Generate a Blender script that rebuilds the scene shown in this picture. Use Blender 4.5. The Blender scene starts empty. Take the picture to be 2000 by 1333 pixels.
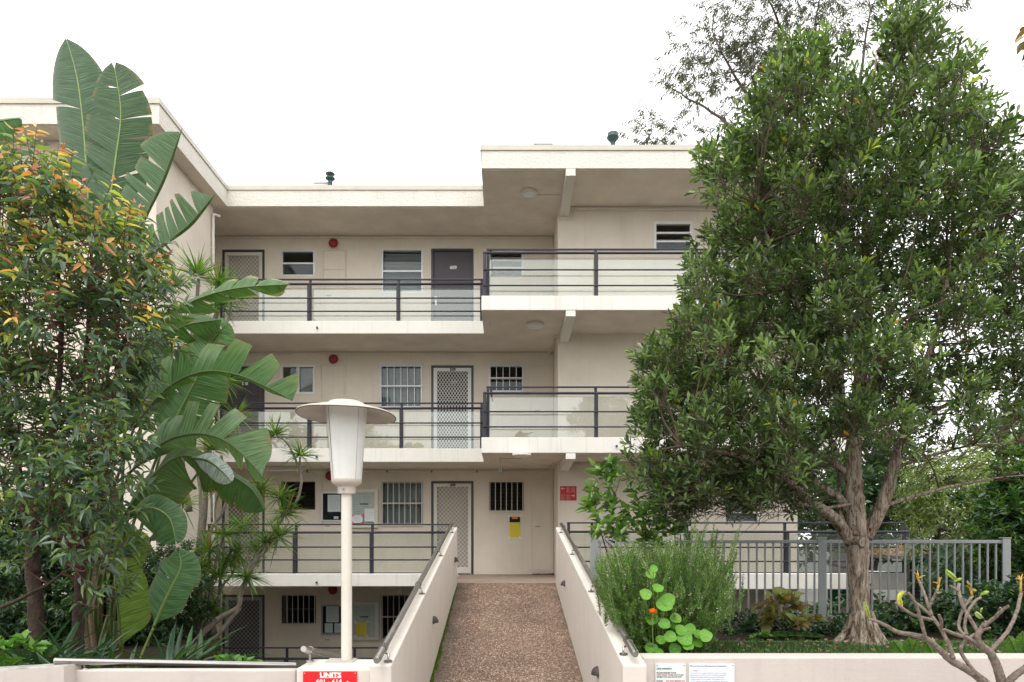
import bpy, math, random
import numpy as np
from mathutils import Vector, Matrix
random.seed(7); RNG = np.random.default_rng(11)
S = bpy.context.scene
COL = S.collection
R = math.radians
# ------------------------------------------------------------------ camera, sky, sun, exposure
FPX, CX, HY, EYE = 1400.0, 988.0, 1062.0, 1.6      # focal length in photo pixels, vanishing point, horizon, eye height
cam_d = bpy.data.cameras.new('camera'); cam = bpy.data.objects.new('camera', cam_d); COL.objects.link(cam)
cam.location = (0, 0, EYE); cam.rotation_euler = (R(90), 0, 0)
cam_d.sensor_width = 36.0; cam_d.lens = 36.0*FPX/2000.0
cam_d.shift_x = (1000-CX)/2000.0; cam_d.shift_y = (HY-666.5)/2000.0
cam_d.clip_start = 0.05; cam_d.clip_end = 3000
S.camera = cam
W = bpy.data.worlds.new('World'); S.world = W; W.use_nodes = True
nt = W.node_tree; bg = nt.nodes['Background']
sky = nt.nodes.new('ShaderNodeTexSky'); sky.sky_type = 'NISHITA'; sky.sun_disc = False
SUN_EL, SUN_ROT = R(58), R(200)
sky.sun_elevation = SUN_EL; sky.sun_rotation = SUN_ROT; sky.air_density = 1.0; sky.dust_density = 6.0; sky.ozone_density = 1.0
hs = nt.nodes.new('ShaderNodeHueSaturation'); hs.inputs['Saturation'].default_value = 0.12
mx = nt.nodes.new('ShaderNodeMix'); mx.data_type = 'RGBA'; mx.inputs[0].default_value = 0.72   # cloud deck over the clear sky
mx.inputs[7].default_value = (8.75, 8.75, 8.7, 1)
nt.links.new(sky.outputs[0], hs.inputs['Color']); nt.links.new(hs.outputs[0], mx.inputs[6])
nt.links.new(mx.outputs[2], bg.inputs['Color']); bg.inputs['Strength'].default_value = 0.15
sun_d = bpy.data.lights.new('sun', 'SUN'); sun_d.energy = 0.5; sun_d.angle = R(40); sun_d.color = (1.0, 0.97, 0.92)
sun = bpy.data.objects.new('sun', sun_d); COL.objects.link(sun)
# the sun stands behind the camera to the left, high
sdir = Vector((math.sin(SUN_ROT)*math.cos(SUN_EL), math.cos(SUN_ROT)*math.cos(SUN_EL), math.sin(SUN_EL)))
sun.rotation_euler = (-sdir).to_track_quat('-Z', 'Y').to_euler(); sun.location = (0, 0, 60)
S.view_settings.view_transform = 'Standard'; S.view_settings.look = 'None'
S.view_settings.exposure = 0.98; S.view_settings.gamma = 1.0
S.cycles.max_bounces = 10; S.cycles.transparent_max_bounces = 24

def P(x, y, Y):
    """photo pixel at a chosen real distance -> world point"""
    return ((x-CX)*Y/FPX, Y, EYE+(HY-y)*Y/FPX)
def PX(x, Y): return (x-CX)*Y/FPX
def PZ(y, Y): return EYE+(HY-y)*Y/FPX

# ------------------------------------------------------------------ materials
MATS = {}
def lin(c):
    return tuple(c)
def mat(name, col, rough=0.6, spec=0.4, metal=0.0, var=0.0, vscale=3.0, bump=0.0, bscale=60.0, col2=None,
        streak=0.0, grime=None, bdist=0.01):
    m = bpy.data.materials.new(name); m.use_nodes = True; n = m.node_tree; L = n.links
    b = n.nodes['Principled BSDF']
    b.inputs['Roughness'].default_value = rough; b.inputs['Metallic'].default_value = metal
    b.inputs['Specular IOR Level'].default_value = spec
    b.inputs['Base Color'].default_value = (*col, 1)
    tc = n.nodes.new('ShaderNodeTexCoord')
    src = None
    if var or col2 or streak:
        geo = n.nodes.new('ShaderNodeNewGeometry')
        nz = n.nodes.new('ShaderNodeTexNoise'); nz.inputs['Scale'].default_value = vscale; nz.inputs['Detail'].default_value = 6
        nz.inputs['Roughness'].default_value = 0.62
        L.new(geo.outputs['Position'], nz.inputs['Vector'])
        r = n.nodes.new('ShaderNodeValToRGB'); L.new(nz.outputs[0], r.inputs[0])
        c2 = col2 if col2 else tuple(c*(1-var) for c in col)
        r.color_ramp.elements[0].position = 0.33; r.color_ramp.elements[1].position = 0.67
        r.color_ramp.elements[0].color = (*c2, 1); r.color_ramp.elements[1].color = (*[min(1, c*(1+var*0.35)) for c in col], 1)
        src = r.outputs[0]
        if streak:
            mp = n.nodes.new('ShaderNodeMapping'); mp.inputs['Scale'].default_value = (9, 9, 0.35)
            L.new(geo.outputs['Position'], mp.inputs['Vector'])
            n2 = n.nodes.new('ShaderNodeTexNoise'); n2.inputs['Scale'].default_value = 1.4; n2.inputs['Detail'].default_value = 5
            L.new(mp.outputs[0], n2.inputs['Vector'])
            r2 = n.nodes.new('ShaderNodeValToRGB'); L.new(n2.outputs[0], r2.inputs[0])
            r2.color_ramp.elements[0].position = 0.56; r2.color_ramp.elements[1].position = 0.78
            r2.color_ramp.elements[0].color = (0, 0, 0, 1); r2.color_ramp.elements[1].color = (streak,)*3+(1,)
            mm = n.nodes.new('ShaderNodeMix'); mm.data_type = 'RGBA'
            L.new(r2.outputs[0], mm.inputs[0]); L.new(src, mm.inputs[6])
            g = grime if grime else (0.22, 0.19, 0.15)
            mm.inputs[7].default_value = (*g, 1); src = mm.outputs[2]
        L.new(src, b.inputs['Base Color'])
    if bump:
        geo2 = n.nodes.new('ShaderNodeNewGeometry')
        nb = n.nodes.new('ShaderNodeTexNoise'); nb.inputs['Scale'].default_value = bscale; nb.inputs['Detail'].default_value = 4
        L.new(geo2.outputs['Position'], nb.inputs['Vector'])
        bp = n.nodes.new('ShaderNodeBump'); bp.inputs['Strength'].default_value = bump; bp.inputs['Distance'].default_value = bdist
        L.new(nb.outputs[0], bp.inputs['Height']); L.new(bp.outputs[0], b.inputs['Normal'])
    MATS[name] = m
    return m

def leafmat(name, rough=0.38, trans=0.3, spec=0.45, veins=None, attr='tint'):
    m = bpy.data.materials.new(name); m.use_nodes = True; n = m.node_tree; L = n.links
    b = n.nodes['Principled BSDF']; out = n.nodes['Material Output']
    at = n.nodes.new('ShaderNodeAttribute'); at.attribute_name = attr
    b.inputs['Roughness'].default_value = rough; b.inputs['Specular IOR Level'].default_value = spec
    colsrc = at.outputs['Color']
    if veins:
        uv = n.nodes.new('ShaderNodeUVMap')
        wv = n.nodes.new('ShaderNodeTexNoise'); wv.inputs['Scale'].default_value = 1.0; wv.inputs['Detail'].default_value = 3
        mp = n.nodes.new('ShaderNodeMapping'); mp.inputs['Scale'].default_value = (veins, 1.2, 1)
        L.new(uv.outputs[0], mp.inputs['Vector']); L.new(mp.outputs[0], wv.inputs['Vector'])
        rr = n.nodes.new('ShaderNodeMapRange'); rr.inputs[1].default_value = 0.3; rr.inputs[2].default_value = 0.7
        rr.inputs[3].default_value = 0.5; rr.inputs[4].default_value = 1.4
        L.new(wv.outputs[0], rr.inputs[0])
        mu = n.nodes.new('ShaderNodeMix'); mu.data_type = 'RGBA'; mu.blend_type = 'MULTIPLY'; mu.inputs[0].default_value = 1
        L.new(colsrc, mu.inputs[6]); L.new(rr.outputs[0], mu.inputs[7]); colsrc = mu.outputs[2]
        bp = n.nodes.new('ShaderNodeBump'); bp.inputs['Strength'].default_value = 0.5; bp.inputs['Distance'].default_value = 0.018
        L.new(wv.outputs[0], bp.inputs['Height']); L.new(bp.outputs[0], b.inputs['Normal'])
    L.new(colsrc, b.inputs['Base Color'])
    tr = n.nodes.new('ShaderNodeBsdfTranslucent')
    mul = n.nodes.new('ShaderNodeMix'); mul.data_type = 'RGBA'; mul.blend_type = 'MULTIPLY'; mul.inputs[0].default_value = 1
    mul.inputs[7].default_value = (2.1, 2.2, 0.9, 1)
    L.new(colsrc, mul.inputs[6]); L.new(mul.outputs[2], tr.inputs['Color'])
    mxs = n.nodes.new('ShaderNodeMixShader'); mxs.inputs[0].default_value = trans
    L.new(b.outputs[0], mxs.inputs[1]); L.new(tr.outputs[0], mxs.inputs[2]); L.new(mxs.outputs[0], out.inputs['Surface'])
    MATS[name] = m
    return m

def glassmat(name, tint=(0.9, 0.95, 0.92), rough=0.0, ior=1.52, boost=1.0, film=0.0):
    """thin pane: clear transmission plus Fresnel reflection of both faces, and a faint milky diffuse layer (film)"""
    m = bpy.data.materials.new(name); m.use_nodes = True; n = m.node_tree; L = n.links
    out = n.nodes['Material Output']; n.nodes.remove(n.nodes['Principled BSDF'])
    t = n.nodes.new('ShaderNodeBsdfTransparent'); t.inputs[0].default_value = (*tint, 1)
    g = n.nodes.new('ShaderNodeBsdfGlossy'); g.inputs['Roughness'].default_value = rough; g.inputs[0].default_value = (0.95, 1, 0.98, 1)
    f = n.nodes.new('ShaderNodeFresnel'); f.inputs[0].default_value = ior
    mu = n.nodes.new('ShaderNodeMath'); mu.operation = 'MULTIPLY'; mu.inputs[1].default_value = boost; mu.use_clamp = True
    L.new(f.outputs[0], mu.inputs[0])
    x = n.nodes.new('ShaderNodeMixShader'); L.new(mu.outputs[0], x.inputs[0]); L.new(t.outputs[0], x.inputs[1]); L.new(g.outputs[0], x.inputs[2])
    last = x.outputs[0]
    if film:
        d = n.nodes.new('ShaderNodeBsdfDiffuse'); d.inputs[0].default_value = (0.75, 0.78, 0.74, 1)
        x2 = n.nodes.new('ShaderNodeMixShader'); x2.inputs[0].default_value = film
        L.new(last, x2.inputs[1]); L.new(d.outputs[0], x2.inputs[2]); last = x2.outputs[0]
    L.new(last, out.inputs['Surface'])
    MATS[name] = m
    return m

mat('wall', (0.71, 0.635, 0.54), 0.85, 0.2, var=0.10, vscale=1.1, bump=0.4, bscale=70, streak=0.16, grime=(0.40, 0.34, 0.27))
mat('soffit', (0.71, 0.635, 0.545), 0.9, 0.15, var=0.13, vscale=1.8, bump=0.3, bscale=70)
mat('stucco', (0.68, 0.645, 0.58), 0.9, 0.15, var=0.06, vscale=2.0, bump=0.6, bscale=24, bdist=0.022, streak=0.16)
mat('slab_edge', (0.72, 0.69, 0.635), 0.8, 0.2, var=0.07, vscale=1.6, bump=0.25, bscale=30, streak=0.34, grime=(0.40, 0.35, 0.28))
mat('capping', (0.54, 0.495, 0.41), 0.45, 0.4, var=0.08, vscale=4)
mat('ramp_paint', (0.64, 0.585, 0.525), 0.75, 0.25, var=0.05, vscale=2.2, bump=0.22, bscale=45, streak=0.26, grime=(0.42, 0.36, 0.30))
mat('garden_wall_paint', (0.55, 0.485, 0.445), 0.75, 0.25, var=0.06, vscale=2.5, bump=0.3, bscale=30, streak=0.15)
mat('wall_top', (0.42, 0.40, 0.36), 0.85, 0.2, var=0.45, vscale=9, bump=0.3, bscale=50)
mat('door_dark', (0.075, 0.065, 0.075), 0.45, 0.4, var=0.12, vscale=3)
mat('frame_dark', (0.045, 0.040, 0.045), 0.4, 0.5, var=0.15, vscale=4)
mat('frame_white', (0.72, 0.72, 0.70), 0.4, 0.45, var=0.05)
mat('frame_cream', (0.66, 0.62, 0.54), 0.45, 0.4, var=0.06)
mat('frame_grey', (0.33, 0.34, 0.36), 0.4, 0.5, var=0.08)
mat('aluminium', (0.62, 0.63, 0.64), 0.4, 0.5, metal=0.4, var=0.08)
mat('rail', (0.032, 0.030, 0.042), 0.5, 0.35, var=0.18, vscale=6)
mat('steel', (0.42, 0.40, 0.38), 0.26, 0.5, metal=1.0, var=0.12, vscale=7)
mat('dark_steel', (0.40, 0.385, 0.37), 0.27, 0.5, metal=0.9, var=0.2, vscale=8)
mat('beige_panel', (0.40, 0.365, 0.32), 0.7, 0.3, var=0.05)
mat('brown_panel', (0.20, 0.165, 0.145), 0.7, 0.3, var=0.05)
mat('blind', (0.72, 0.72, 0.70), 0.8, 0.2)
mat('curtain', (0.50, 0.50, 0.48), 0.9, 0.1, var=0.15, vscale=12)
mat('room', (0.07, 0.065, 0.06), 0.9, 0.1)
mat('red_plastic', (0.25, 0.012, 0.02), 0.35, 0.5, var=0.15)
mat('red_sign', (0.72, 0.012, 0.018), 0.35, 0.5, var=0.05)
mat('red_sign_dull', (0.45, 0.018, 0.022), 0.4, 0.5, var=0.08)
mat('white_print', (0.82, 0.82, 0.80), 0.5, 0.4)
mat('pink_print', (0.70, 0.42, 0.40), 0.5, 0.4)
mat('black_print', (0.05, 0.05, 0.055), 0.6, 0.3)
mat('grey_print', (0.30, 0.31, 0.36), 0.6, 0.3)
mat('red_print', (0.45, 0.03, 0.04), 0.6, 0.3)
mat('sign_plate', (0.66, 0.72, 0.70), 0.35, 0.45, var=0.07, vscale=14)
mat('sign_plate_white', (0.72, 0.74, 0.78), 0.35, 0.45, var=0.05, vscale=14)
mat('paper', (0.78, 0.79, 0.80), 0.8, 0.2, var=0.03)
mat('yellow_paper', (0.70, 0.58, 0.05), 0.8, 0.2, var=0.04)
mat('tape', (0.72, 0.70, 0.64), 0.4, 0.4)
mat('pink_tape', (0.75, 0.12, 0.20), 0.5, 0.4)
mat('board_black', (0.02, 0.02, 0.022), 0.8, 0.2)
mat('board_back', (0.62, 0.65, 0.63), 0.8, 0.2, var=0.03)
mat('lamp_glass', (0.70, 0.69, 0.66), 0.3, 0.5, var=0.05, vscale=6, streak=0.25, grime=(0.45, 0.40, 0.33))
mat('lamp_metal', (0.52, 0.455, 0.395), 0.55, 0.3, var=0.12, vscale=9, bump=0.15, bscale=60)
mat('lamp_post', (0.64, 0.60, 0.525), 0.45, 0.4, var=0.06, vscale=5, streak=0.2)
mat('lamp_rust', (0.10, 0.06, 0.04), 0.8, 0.2, var=0.3)
mat('step_light', (0.05, 0.037, 0.034), 0.5, 0.4, var=0.15)
mat('fence_grey', (0.32, 0.335, 0.33), 0.45, 0.4, var=0.10, vscale=5)
mat('flue_green', (0.035, 0.07, 0.065), 0.5, 0.4, var=0.25, vscale=20)
mat('roofing', (0.30, 0.29, 0.28), 0.9, 0.1, var=0.1)
mat('soil', (0.05, 0.038, 0.028), 0.95, 0.1, var=0.4, vscale=6, bump=0.6, bscale=30, bdist=0.03)
mat('ground', (0.10, 0.10, 0.09), 0.95, 0.1, var=0.25, vscale=0.5)
mat('pavement', (0.30, 0.28, 0.26), 0.9, 0.15, var=0.12, vscale=2.0, bump=0.2, bscale=80)
mat('concrete', (0.46, 0.43, 0.385), 0.9, 0.15, var=0.15, vscale=3.0, bump=0.2, bscale=80)
mat('timber', (0.17, 0.145, 0.12), 0.85, 0.15, var=0.35, vscale=8, bump=0.4, bscale=50)
mat('stalk', (0.075, 0.105, 0.025), 0.5, 0.4, var=0.25, vscale=9)
mat('pale_stalk', (0.22, 0.30, 0.08), 0.5, 0.4, var=0.2, vscale=9)
mat('dry_sheath', (0.17, 0.115, 0.085), 0.9, 0.1, var=0.4, vscale=9, bump=0.5, bscale=25, bdist=0.02)
mat('dark_bark', (0.075, 0.052, 0.042), 0.9, 0.15, var=0.45, vscale=14, bump=0.7, bscale=40, bdist=0.02)
mat('red_twig', (0.13, 0.05, 0.038), 0.7, 0.3, var=0.3, vscale=12)
mat('grey_bark', (0.235, 0.20, 0.165), 0.9, 0.15, var=0.35, vscale=18, bump=0.7, bscale=60, bdist=0.01)
mat('twig', (0.12, 0.09, 0.065), 0.85, 0.2, var=0.3, vscale=12)
mat('gum_bark', (0.12, 0.10, 0.09), 0.9, 0.1, var=0.35, vscale=2)
mat('flower_orange', (0.85, 0.22, 0.02), 0.6, 0.3, var=0.15, vscale=30)
mat('flower_lilac', (0.55, 0.45, 0.52), 0.7, 0.2)
mat('exit_green', (0.01, 0.16, 0.07), 0.5, 0.4)
mat('terracotta', (0.20, 0.07, 0.035), 0.9, 0.1, var=0.4, vscale=20)
mat('moss', (0.065, 0.11, 0.012), 0.95, 0.1, var=0.5, vscale=25)
glassmat('balustrade_glass', (0.92, 0.935, 0.92), boost=1.7, film=0.05)
glassmat('window_glass', (0.80, 0.83, 0.84), boost=0.55, film=0.0)
glassmat('board_glass', (0.95, 0.97, 0.96), boost=0.35, film=0.0)
leafmat('leaf', 0.33, 0.29, 0.55)
leafmat('leaf_gloss', 0.27, 0.25, 0.55)
leafmat('leaf_dull', 0.55, 0.30, 0.3)
leafmat('leaf_paddle', 0.40, 0.26, 0.4, veins=62)
leafmat('leaf_disc', 0.45, 0.35, 0.35)

def tree_bark():
    m = bpy.data.materials.new('peeling_bark'); m.use_nodes = True; n = m.node_tree; L = n.links
    b = n.nodes['Principled BSDF']; b.inputs['Roughness'].default_value = 0.9; b.inputs['Specular IOR Level'].default_value = 0.15
    geo = n.nodes.new('ShaderNodeNewGeometry')
    mp = n.nodes.new('ShaderNodeMapping'); mp.inputs['Scale'].default_value = (17, 17, 5)
    L.new(geo.outputs['Position'], mp.inputs['Vector'])
    n1 = n.nodes.new('ShaderNodeTexNoise'); n1.inputs['Scale'].default_value = 1.0; n1.inputs['Detail'].default_value = 8; n1.inputs['Roughness'].default_value = 0.68
    L.new(mp.outputs[0], n1.inputs['Vector'])
    r = n.nodes.new('ShaderNodeValToRGB'); L.new(n1.outputs[0], r.inputs[0]); e = r.color_ramp.elements
    e[0].position = 0.33; e[0].color = (0.03, 0.02, 0.016, 1); e[1].position = 0.64; e[1].color = (0.46, 0.40, 0.31, 1)
    for p, c in ((0.38, (0.16, 0.10, 0.075, 1)), (0.45, (0.27, 0.21, 0.16, 1)), (0.54, (0.33, 0.285, 0.225, 1))):
        q = e.new(p); q.color = c
    mp2 = n.nodes.new('ShaderNodeMapping'); mp2.inputs['Scale'].default_value = (9, 9, 1.5)
    L.new(geo.outputs['Position'], mp2.inputs['Vector'])
    n2 = n.nodes.new('ShaderNodeTexNoise'); n2.inputs['Scale'].default_value = 1.0; n2.inputs['Detail'].default_value = 3
    L.new(mp2.outputs[0], n2.inputs['Vector'])
    r2 = n.nodes.new('ShaderNodeValToRGB'); L.new(n2.outputs[0], r2.inputs[0]); r2.color_ramp.elements[0].position = 0.66; r2.color_ramp.elements[1].position = 0.72
    mm = n.nodes.new('ShaderNodeMix'); mm.data_type = 'RGBA'; L.new(r2.outputs[0], mm.inputs[0]); L.new(r.outputs[0], mm.inputs[6])
    mm.inputs[7].default_value = (0.27, 0.135, 0.085, 1)
    mp3 = n.nodes.new('ShaderNodeMapping'); mp3.inputs['Scale'].default_value = (26, 26, 3.2)
    L.new(geo.outputs['Position'], mp3.inputs['Vector'])
    n3 = n.nodes.new('ShaderNodeTexNoise'); n3.inputs['Scale'].default_value = 1.0; n3.inputs['Detail'].default_value = 5
    L.new(mp3.outputs[0], n3.inputs['Vector'])
    r3 = n.nodes.new('ShaderNodeValToRGB'); L.new(n3.outputs[0], r3.inputs[0]); e3 = r3.color_ramp.elements
    e3[0].position = 0.455; e3[0].color = (1, 1, 1, 1); e3[1].position = 0.545; e3[1].color = (1, 1, 1, 1); q3 = e3.new(0.5); q3.color = (0.30, 0.25, 0.22, 1)
    mm3 = n.nodes.new('ShaderNodeMix'); mm3.data_type = 'RGBA'; mm3.blend_type = 'MULTIPLY'; mm3.inputs[0].default_value = 1
    L.new(mm.outputs[2], mm3.inputs[6]); L.new(r3.outputs[0], mm3.inputs[7])
    L.new(mm3.outputs[2], b.inputs['Base Color'])
    bp = n.nodes.new('ShaderNodeBump'); bp.inputs['Strength'].default_value = 1.0; bp.inputs['Distance'].default_value = 0.03
    L.new(n1.outputs[0], bp.inputs['Height']); L.new(bp.outputs[0], b.inputs['Normal'])
    MATS['peeling_bark'] = m
tree_bark()
def aggregate():
    m = bpy.data.materials.new('aggregate'); m.use_nodes = True; n = m.node_tree; L = n.links
    b = n.nodes['Principled BSDF']; b.inputs['Roughness'].default_value = 0.55; b.inputs['Specular IOR Level'].default_value = 0.4
    geo = n.nodes.new('ShaderNodeNewGeometry')
    v = n.nodes.new('ShaderNodeTexVoronoi'); v.inputs['Scale'].default_value = 74
    L.new(geo.outputs['Position'], v.inputs['Vector'])
    sep = n.nodes.new('ShaderNodeSeparateColor'); L.new(v.outputs['Color'], sep.inputs[0])
    r = n.nodes.new('ShaderNodeValToRGB'); L.new(sep.outputs[0], r.inputs[0]); e = r.color_ramp.elements; r.color_ramp.interpolation = 'CONSTANT'
    e[0].position = 0; e[0].color = (0.125, 0.072, 0.048, 1); e[1].position = 0.88; e[1].color = (0.52, 0.44, 0.37, 1)
    for p, c in ((0.2, (0.21, 0.12, 0.078, 1)), (0.42, (0.17, 0.115, 0.082, 1)), (0.56, (0.27, 0.175, 0.12, 1)), (0.74, (0.33, 0.245, 0.19, 1))):
        q = e.new(p); q.color = c
    d = n.nodes.new('ShaderNodeValToRGB'); L.new(v.outputs['Distance'], d.inputs[0])
    d.color_ramp.elements[0].position = 0.35; d.color_ramp.elements[0].color = (1, 1, 1, 1)
    d.color_ramp.elements[1].position = 0.75; d.color_ramp.elements[1].color = (0.46, 0.42, 0.40, 1)
    mu = n.nodes.new('ShaderNodeMix'); mu.data_type = 'RGBA'; mu.blend_type = 'MULTIPLY'; mu.inputs[0].default_value = 1
    L.new(r.outputs[0], mu.inputs[6]); L.new(d.outputs[0], mu.inputs[7])
    nz = n.nodes.new('ShaderNodeTexNoise'); nz.inputs['Scale'].default_value = 1.7; nz.inputs['Detail'].default_value = 5
    L.new(geo.outputs['Position'], nz.inputs['Vector'])
    nr = n.nodes.new('ShaderNodeMapRange'); nr.inputs[1].default_value = 0.3; nr.inputs[2].default_value = 0.7; nr.inputs[3].default_value = 0.78; nr.inputs[4].default_value = 1.15
    L.new(nz.outputs[0], nr.inputs[0])
    mu2 = n.nodes.new('ShaderNodeMix'); mu2.data_type = 'RGBA'; mu2.blend_type = 'MULTIPLY'; mu2.inputs[0].default_value = 1
    L.new(mu.outputs[2], mu2.inputs[6]); L.new(nr.outputs[0], mu2.inputs[7])
    # algae and damp dirt creeping in from the left wall and, thinner, from the right one
    sx = n.nodes.new('ShaderNodeSeparateXYZ'); L.new(geo.outputs['Position'], sx.inputs[0])
    nz2 = n.nodes.new('ShaderNodeTexNoise'); nz2.inputs['Scale'].default_value = 3.5; nz2.inputs['Detail'].default_value = 6; L.new(geo.outputs['Position'], nz2.inputs['Vector'])
    ad = n.nodes.new('ShaderNodeMath'); ad.operation = 'MULTIPLY_ADD'; ad.inputs[1].default_value = 0.55; L.new(nz2.outputs[0], ad.inputs[0]); L.new(sx.outputs[0], ad.inputs[2])
    ml = n.nodes.new('ShaderNodeMapRange'); ml.inputs[1].default_value = -0.62; ml.inputs[2].default_value = -0.30; ml.inputs[3].default_value = 0.75; ml.inputs[4].default_value = 0.0; L.new(ad.outputs[0], ml.inputs[0])
    mr = n.nodes.new('ShaderNodeMapRange'); mr.inputs[1].default_value = 1.08; mr.inputs[2].default_value = 1.2; mr.inputs[3].default_value = 0.0; mr.inputs[4].default_value = 0.55; L.new(ad.outputs[0], mr.inputs[0])
    mxx = n.nodes.new('ShaderNodeMath'); mxx.operation = 'MAXIMUM'; L.new(ml.outputs[0], mxx.inputs[0]); L.new(mr.outputs[0], mxx.inputs[1])
    dm = n.nodes.new('ShaderNodeMix'); dm.data_type = 'RGBA'; L.new(mxx.outputs[0], dm.inputs[0]); L.new(mu2.outputs[2], dm.inputs[6]); dm.inputs[7].default_value = (0.05, 0.045, 0.03, 1)
    L.new(dm.outputs[2], b.inputs['Base Color'])
    bp = n.nodes.new('ShaderNodeBump'); bp.inputs['Strength'].default_value = 0.6; bp.inputs['Distance'].default_value = 0.006; bp.invert = True
    L.new(v.outputs['Distance'], bp.inputs['Height']); L.new(bp.outputs[0], b.inputs['Normal'])
    MATS['aggregate'] = m
aggregate()

# ------------------------------------------------------------------ scene helpers
ORG = {}
def tag(o, label=None, cat=None, group=None, kind=None):
    if label: o['label'] = label
    if cat: o['category'] = cat
    if group: o['group'] = group
    if kind: o['kind'] = kind
    return o
def thing(name, label, cat, loc=(0, 0, 0), group=None):
    o = bpy.data.objects.new(name, None); COL.objects.link(o); o.location = loc; o.empty_display_size = 0.1
    ORG[o] = Vector(loc); return tag(o, label, cat, group)
def link(name, me, parent=None, loc=None):
    o = bpy.data.objects.new(name, me); COL.objects.link(o)
    if parent is not None:
        o.parent = parent; ORG[o] = ORG[parent]
        if loc is not None: o.location = Vector(loc)-(ORG[parent] if parent.type == 'EMPTY' else Vector((0, 0, 0)))
    else:
        ORG[o] = Vector((0, 0, 0)) if loc is None else Vector(loc)
        if loc is not None: o.location = loc
    return o

class MB:
    def __init__(s): s.v = []; s.f = []
    def quad(s, a, b, c, d):
        i = len(s.v); s.v += [tuple(a), tuple(b), tuple(c), tuple(d)]; s.f.append((i, i+1, i+2, i+3)); return s
    def poly(s, pts):
        i = len(s.v); s.v += [tuple(p) for p in pts]; s.f.append(tuple(range(i, i+len(pts)))); return s
    def box(s, x0, x1, y0, y1, z0, z1):
        if x0 > x1: x0, x1 = x1, x0
        if y0 > y1: y0, y1 = y1, y0
        if z0 > z1: z0, z1 = z1, z0
        i = len(s.v)
        s.v += [(x0, y0, z0), (x1, y0, z0), (x1, y1, z0), (x0, y1, z0), (x0, y0, z1), (x1, y0, z1), (x1, y1, z1), (x0, y1, z1)]
        s.f += [tuple(i+k for k in f) for f in ((0, 3, 2, 1), (4, 5, 6, 7), (0, 1, 5, 4), (1, 2, 6, 5), (2, 3, 7, 6), (3, 0, 4, 7))]
        return s
    def hexa(s, p):          # 8 points: bottom ring 0-3, top ring 4-7 (counter-clockwise seen from above)
        i = len(s.v); s.v += [tuple(q) for q in p]
        s.f += [tuple(i+k for k in f) for f in ((0, 3, 2, 1), (4, 5, 6, 7), (0, 1, 5, 4), (1, 2, 6, 5), (2, 3, 7, 6), (3, 0, 4, 7))]
        return s
    def ring(s, x0, x1, z0, z1, w, y0, y1, wt=None, wb=None):   # rectangular frame facing -Y
        wt = w if wt is None else wt; wb = w if wb is None else wb
        s.box(x0, x0+w, y0, y1, z0, z1); s.box(x1-w, x1, y0, y1, z0, z1)
        s.box(x0+w, x1-w, y0, y1, z1-wt, z1)
        if wb: s.box(x0+w, x1-w, y0, y1, z0, z0+wb)
        return s
    def tube(s, pts, rad, seg=8, cap=True):
        pts = [Vector(p) for p in pts]; n = len(pts)
        if not hasattr(rad, '__len__'): rad = [rad]*n
        base = len(s.v); up = None
        for k, p in enumerate(pts):
            t = (pts[min(k+1, n-1)]-pts[max(k-1, 0)])
            if t.length < 1e-9: t = Vector((0, 0, 1))
            t.normalize()
            if up is None:
                up = Vector((0, 0, 1)) if abs(t.z) < 0.9 else Vector((1, 0, 0))
            a = t.cross(up); a = a.normalized() if a.length > 1e-6 else Vector((1, 0, 0)); b = a.cross(t).normalized(); up = b
            for q in range(seg):
                an = 2*math.pi*q/seg
                s.v.append(tuple(p+(a*math.cos(an)+b*math.sin(an))*rad[k]))
        for k in range(n-1):
            for q in range(seg):
                q2 = (q+1) % seg
                s.f.append((base+k*seg+q, base+(k+1)*seg+q, base+(k+1)*seg+q2, base+k*seg+q2))
        if cap:
            s.f.append(tuple(base+q for q in range(seg))); s.f.append(tuple(base+(n-1)*seg+q for q in reversed(range(seg))))
        return s
    def lathe(s, prof, c, seg=24, sx=1.0, sy=1.0):    # prof: (r, z) from top to bottom
        base = len(s.v); n = len(prof)
        for r_, z in prof:
            for q in range(seg):
                a = 2*math.pi*q/seg; s.v.append((c[0]+r_*math.cos(a)*sx, c[1]+r_*math.sin(a)*sy, c[2]+z))
        for k in range(n-1):
            for q in range(seg):
                q2 = (q+1) % seg
                s.f.append((base+k*seg+q, base+(k+1)*seg+q, base+(k+1)*seg+q2, base+k*seg+q2))
        if prof[0][0] > 1e-4: s.f.append(tuple(base+q for q in range(seg)))
        if prof[-1][0] > 1e-4: s.f.append(tuple(base+(n-1)*seg+q for q in reversed(range(seg))))
        return s
    def mesh(s, name, org=None):
        me = bpy.data.meshes.new(name)
        o = org if org is not None else Vector((0, 0, 0))
        me.from_pydata([(v[0]-o[0], v[1]-o[1], v[2]-o[2]) for v in s.v], [], s.f); me.update()
        return me
    def build(s, name, m, parent=None, smooth=False, bevel=0.0, org=None):
        o_ = ORG[parent] if parent is not None else (Vector(org) if org else Vector((0, 0, 0)))
        me = s.mesh(name, o_); me.materials.append(MATS[m])
        ob = bpy.data.objects.new(name, me); COL.objects.link(ob); ORG[ob] = o_
        if parent is not None: ob.parent = parent
        else: ob.location = o_
        if smooth:
            for p in me.polygons: p.use_smooth = True
            if smooth != 'all':
                md = ob.modifiers.new('edges', 'EDGE_SPLIT'); md.split_angle = R(40)
        if bevel:
            b = ob.modifiers.new('bevel', 'BEVEL'); b.width = bevel; b.segments = 2; b.limit_method = 'ANGLE'
        return ob

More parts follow.
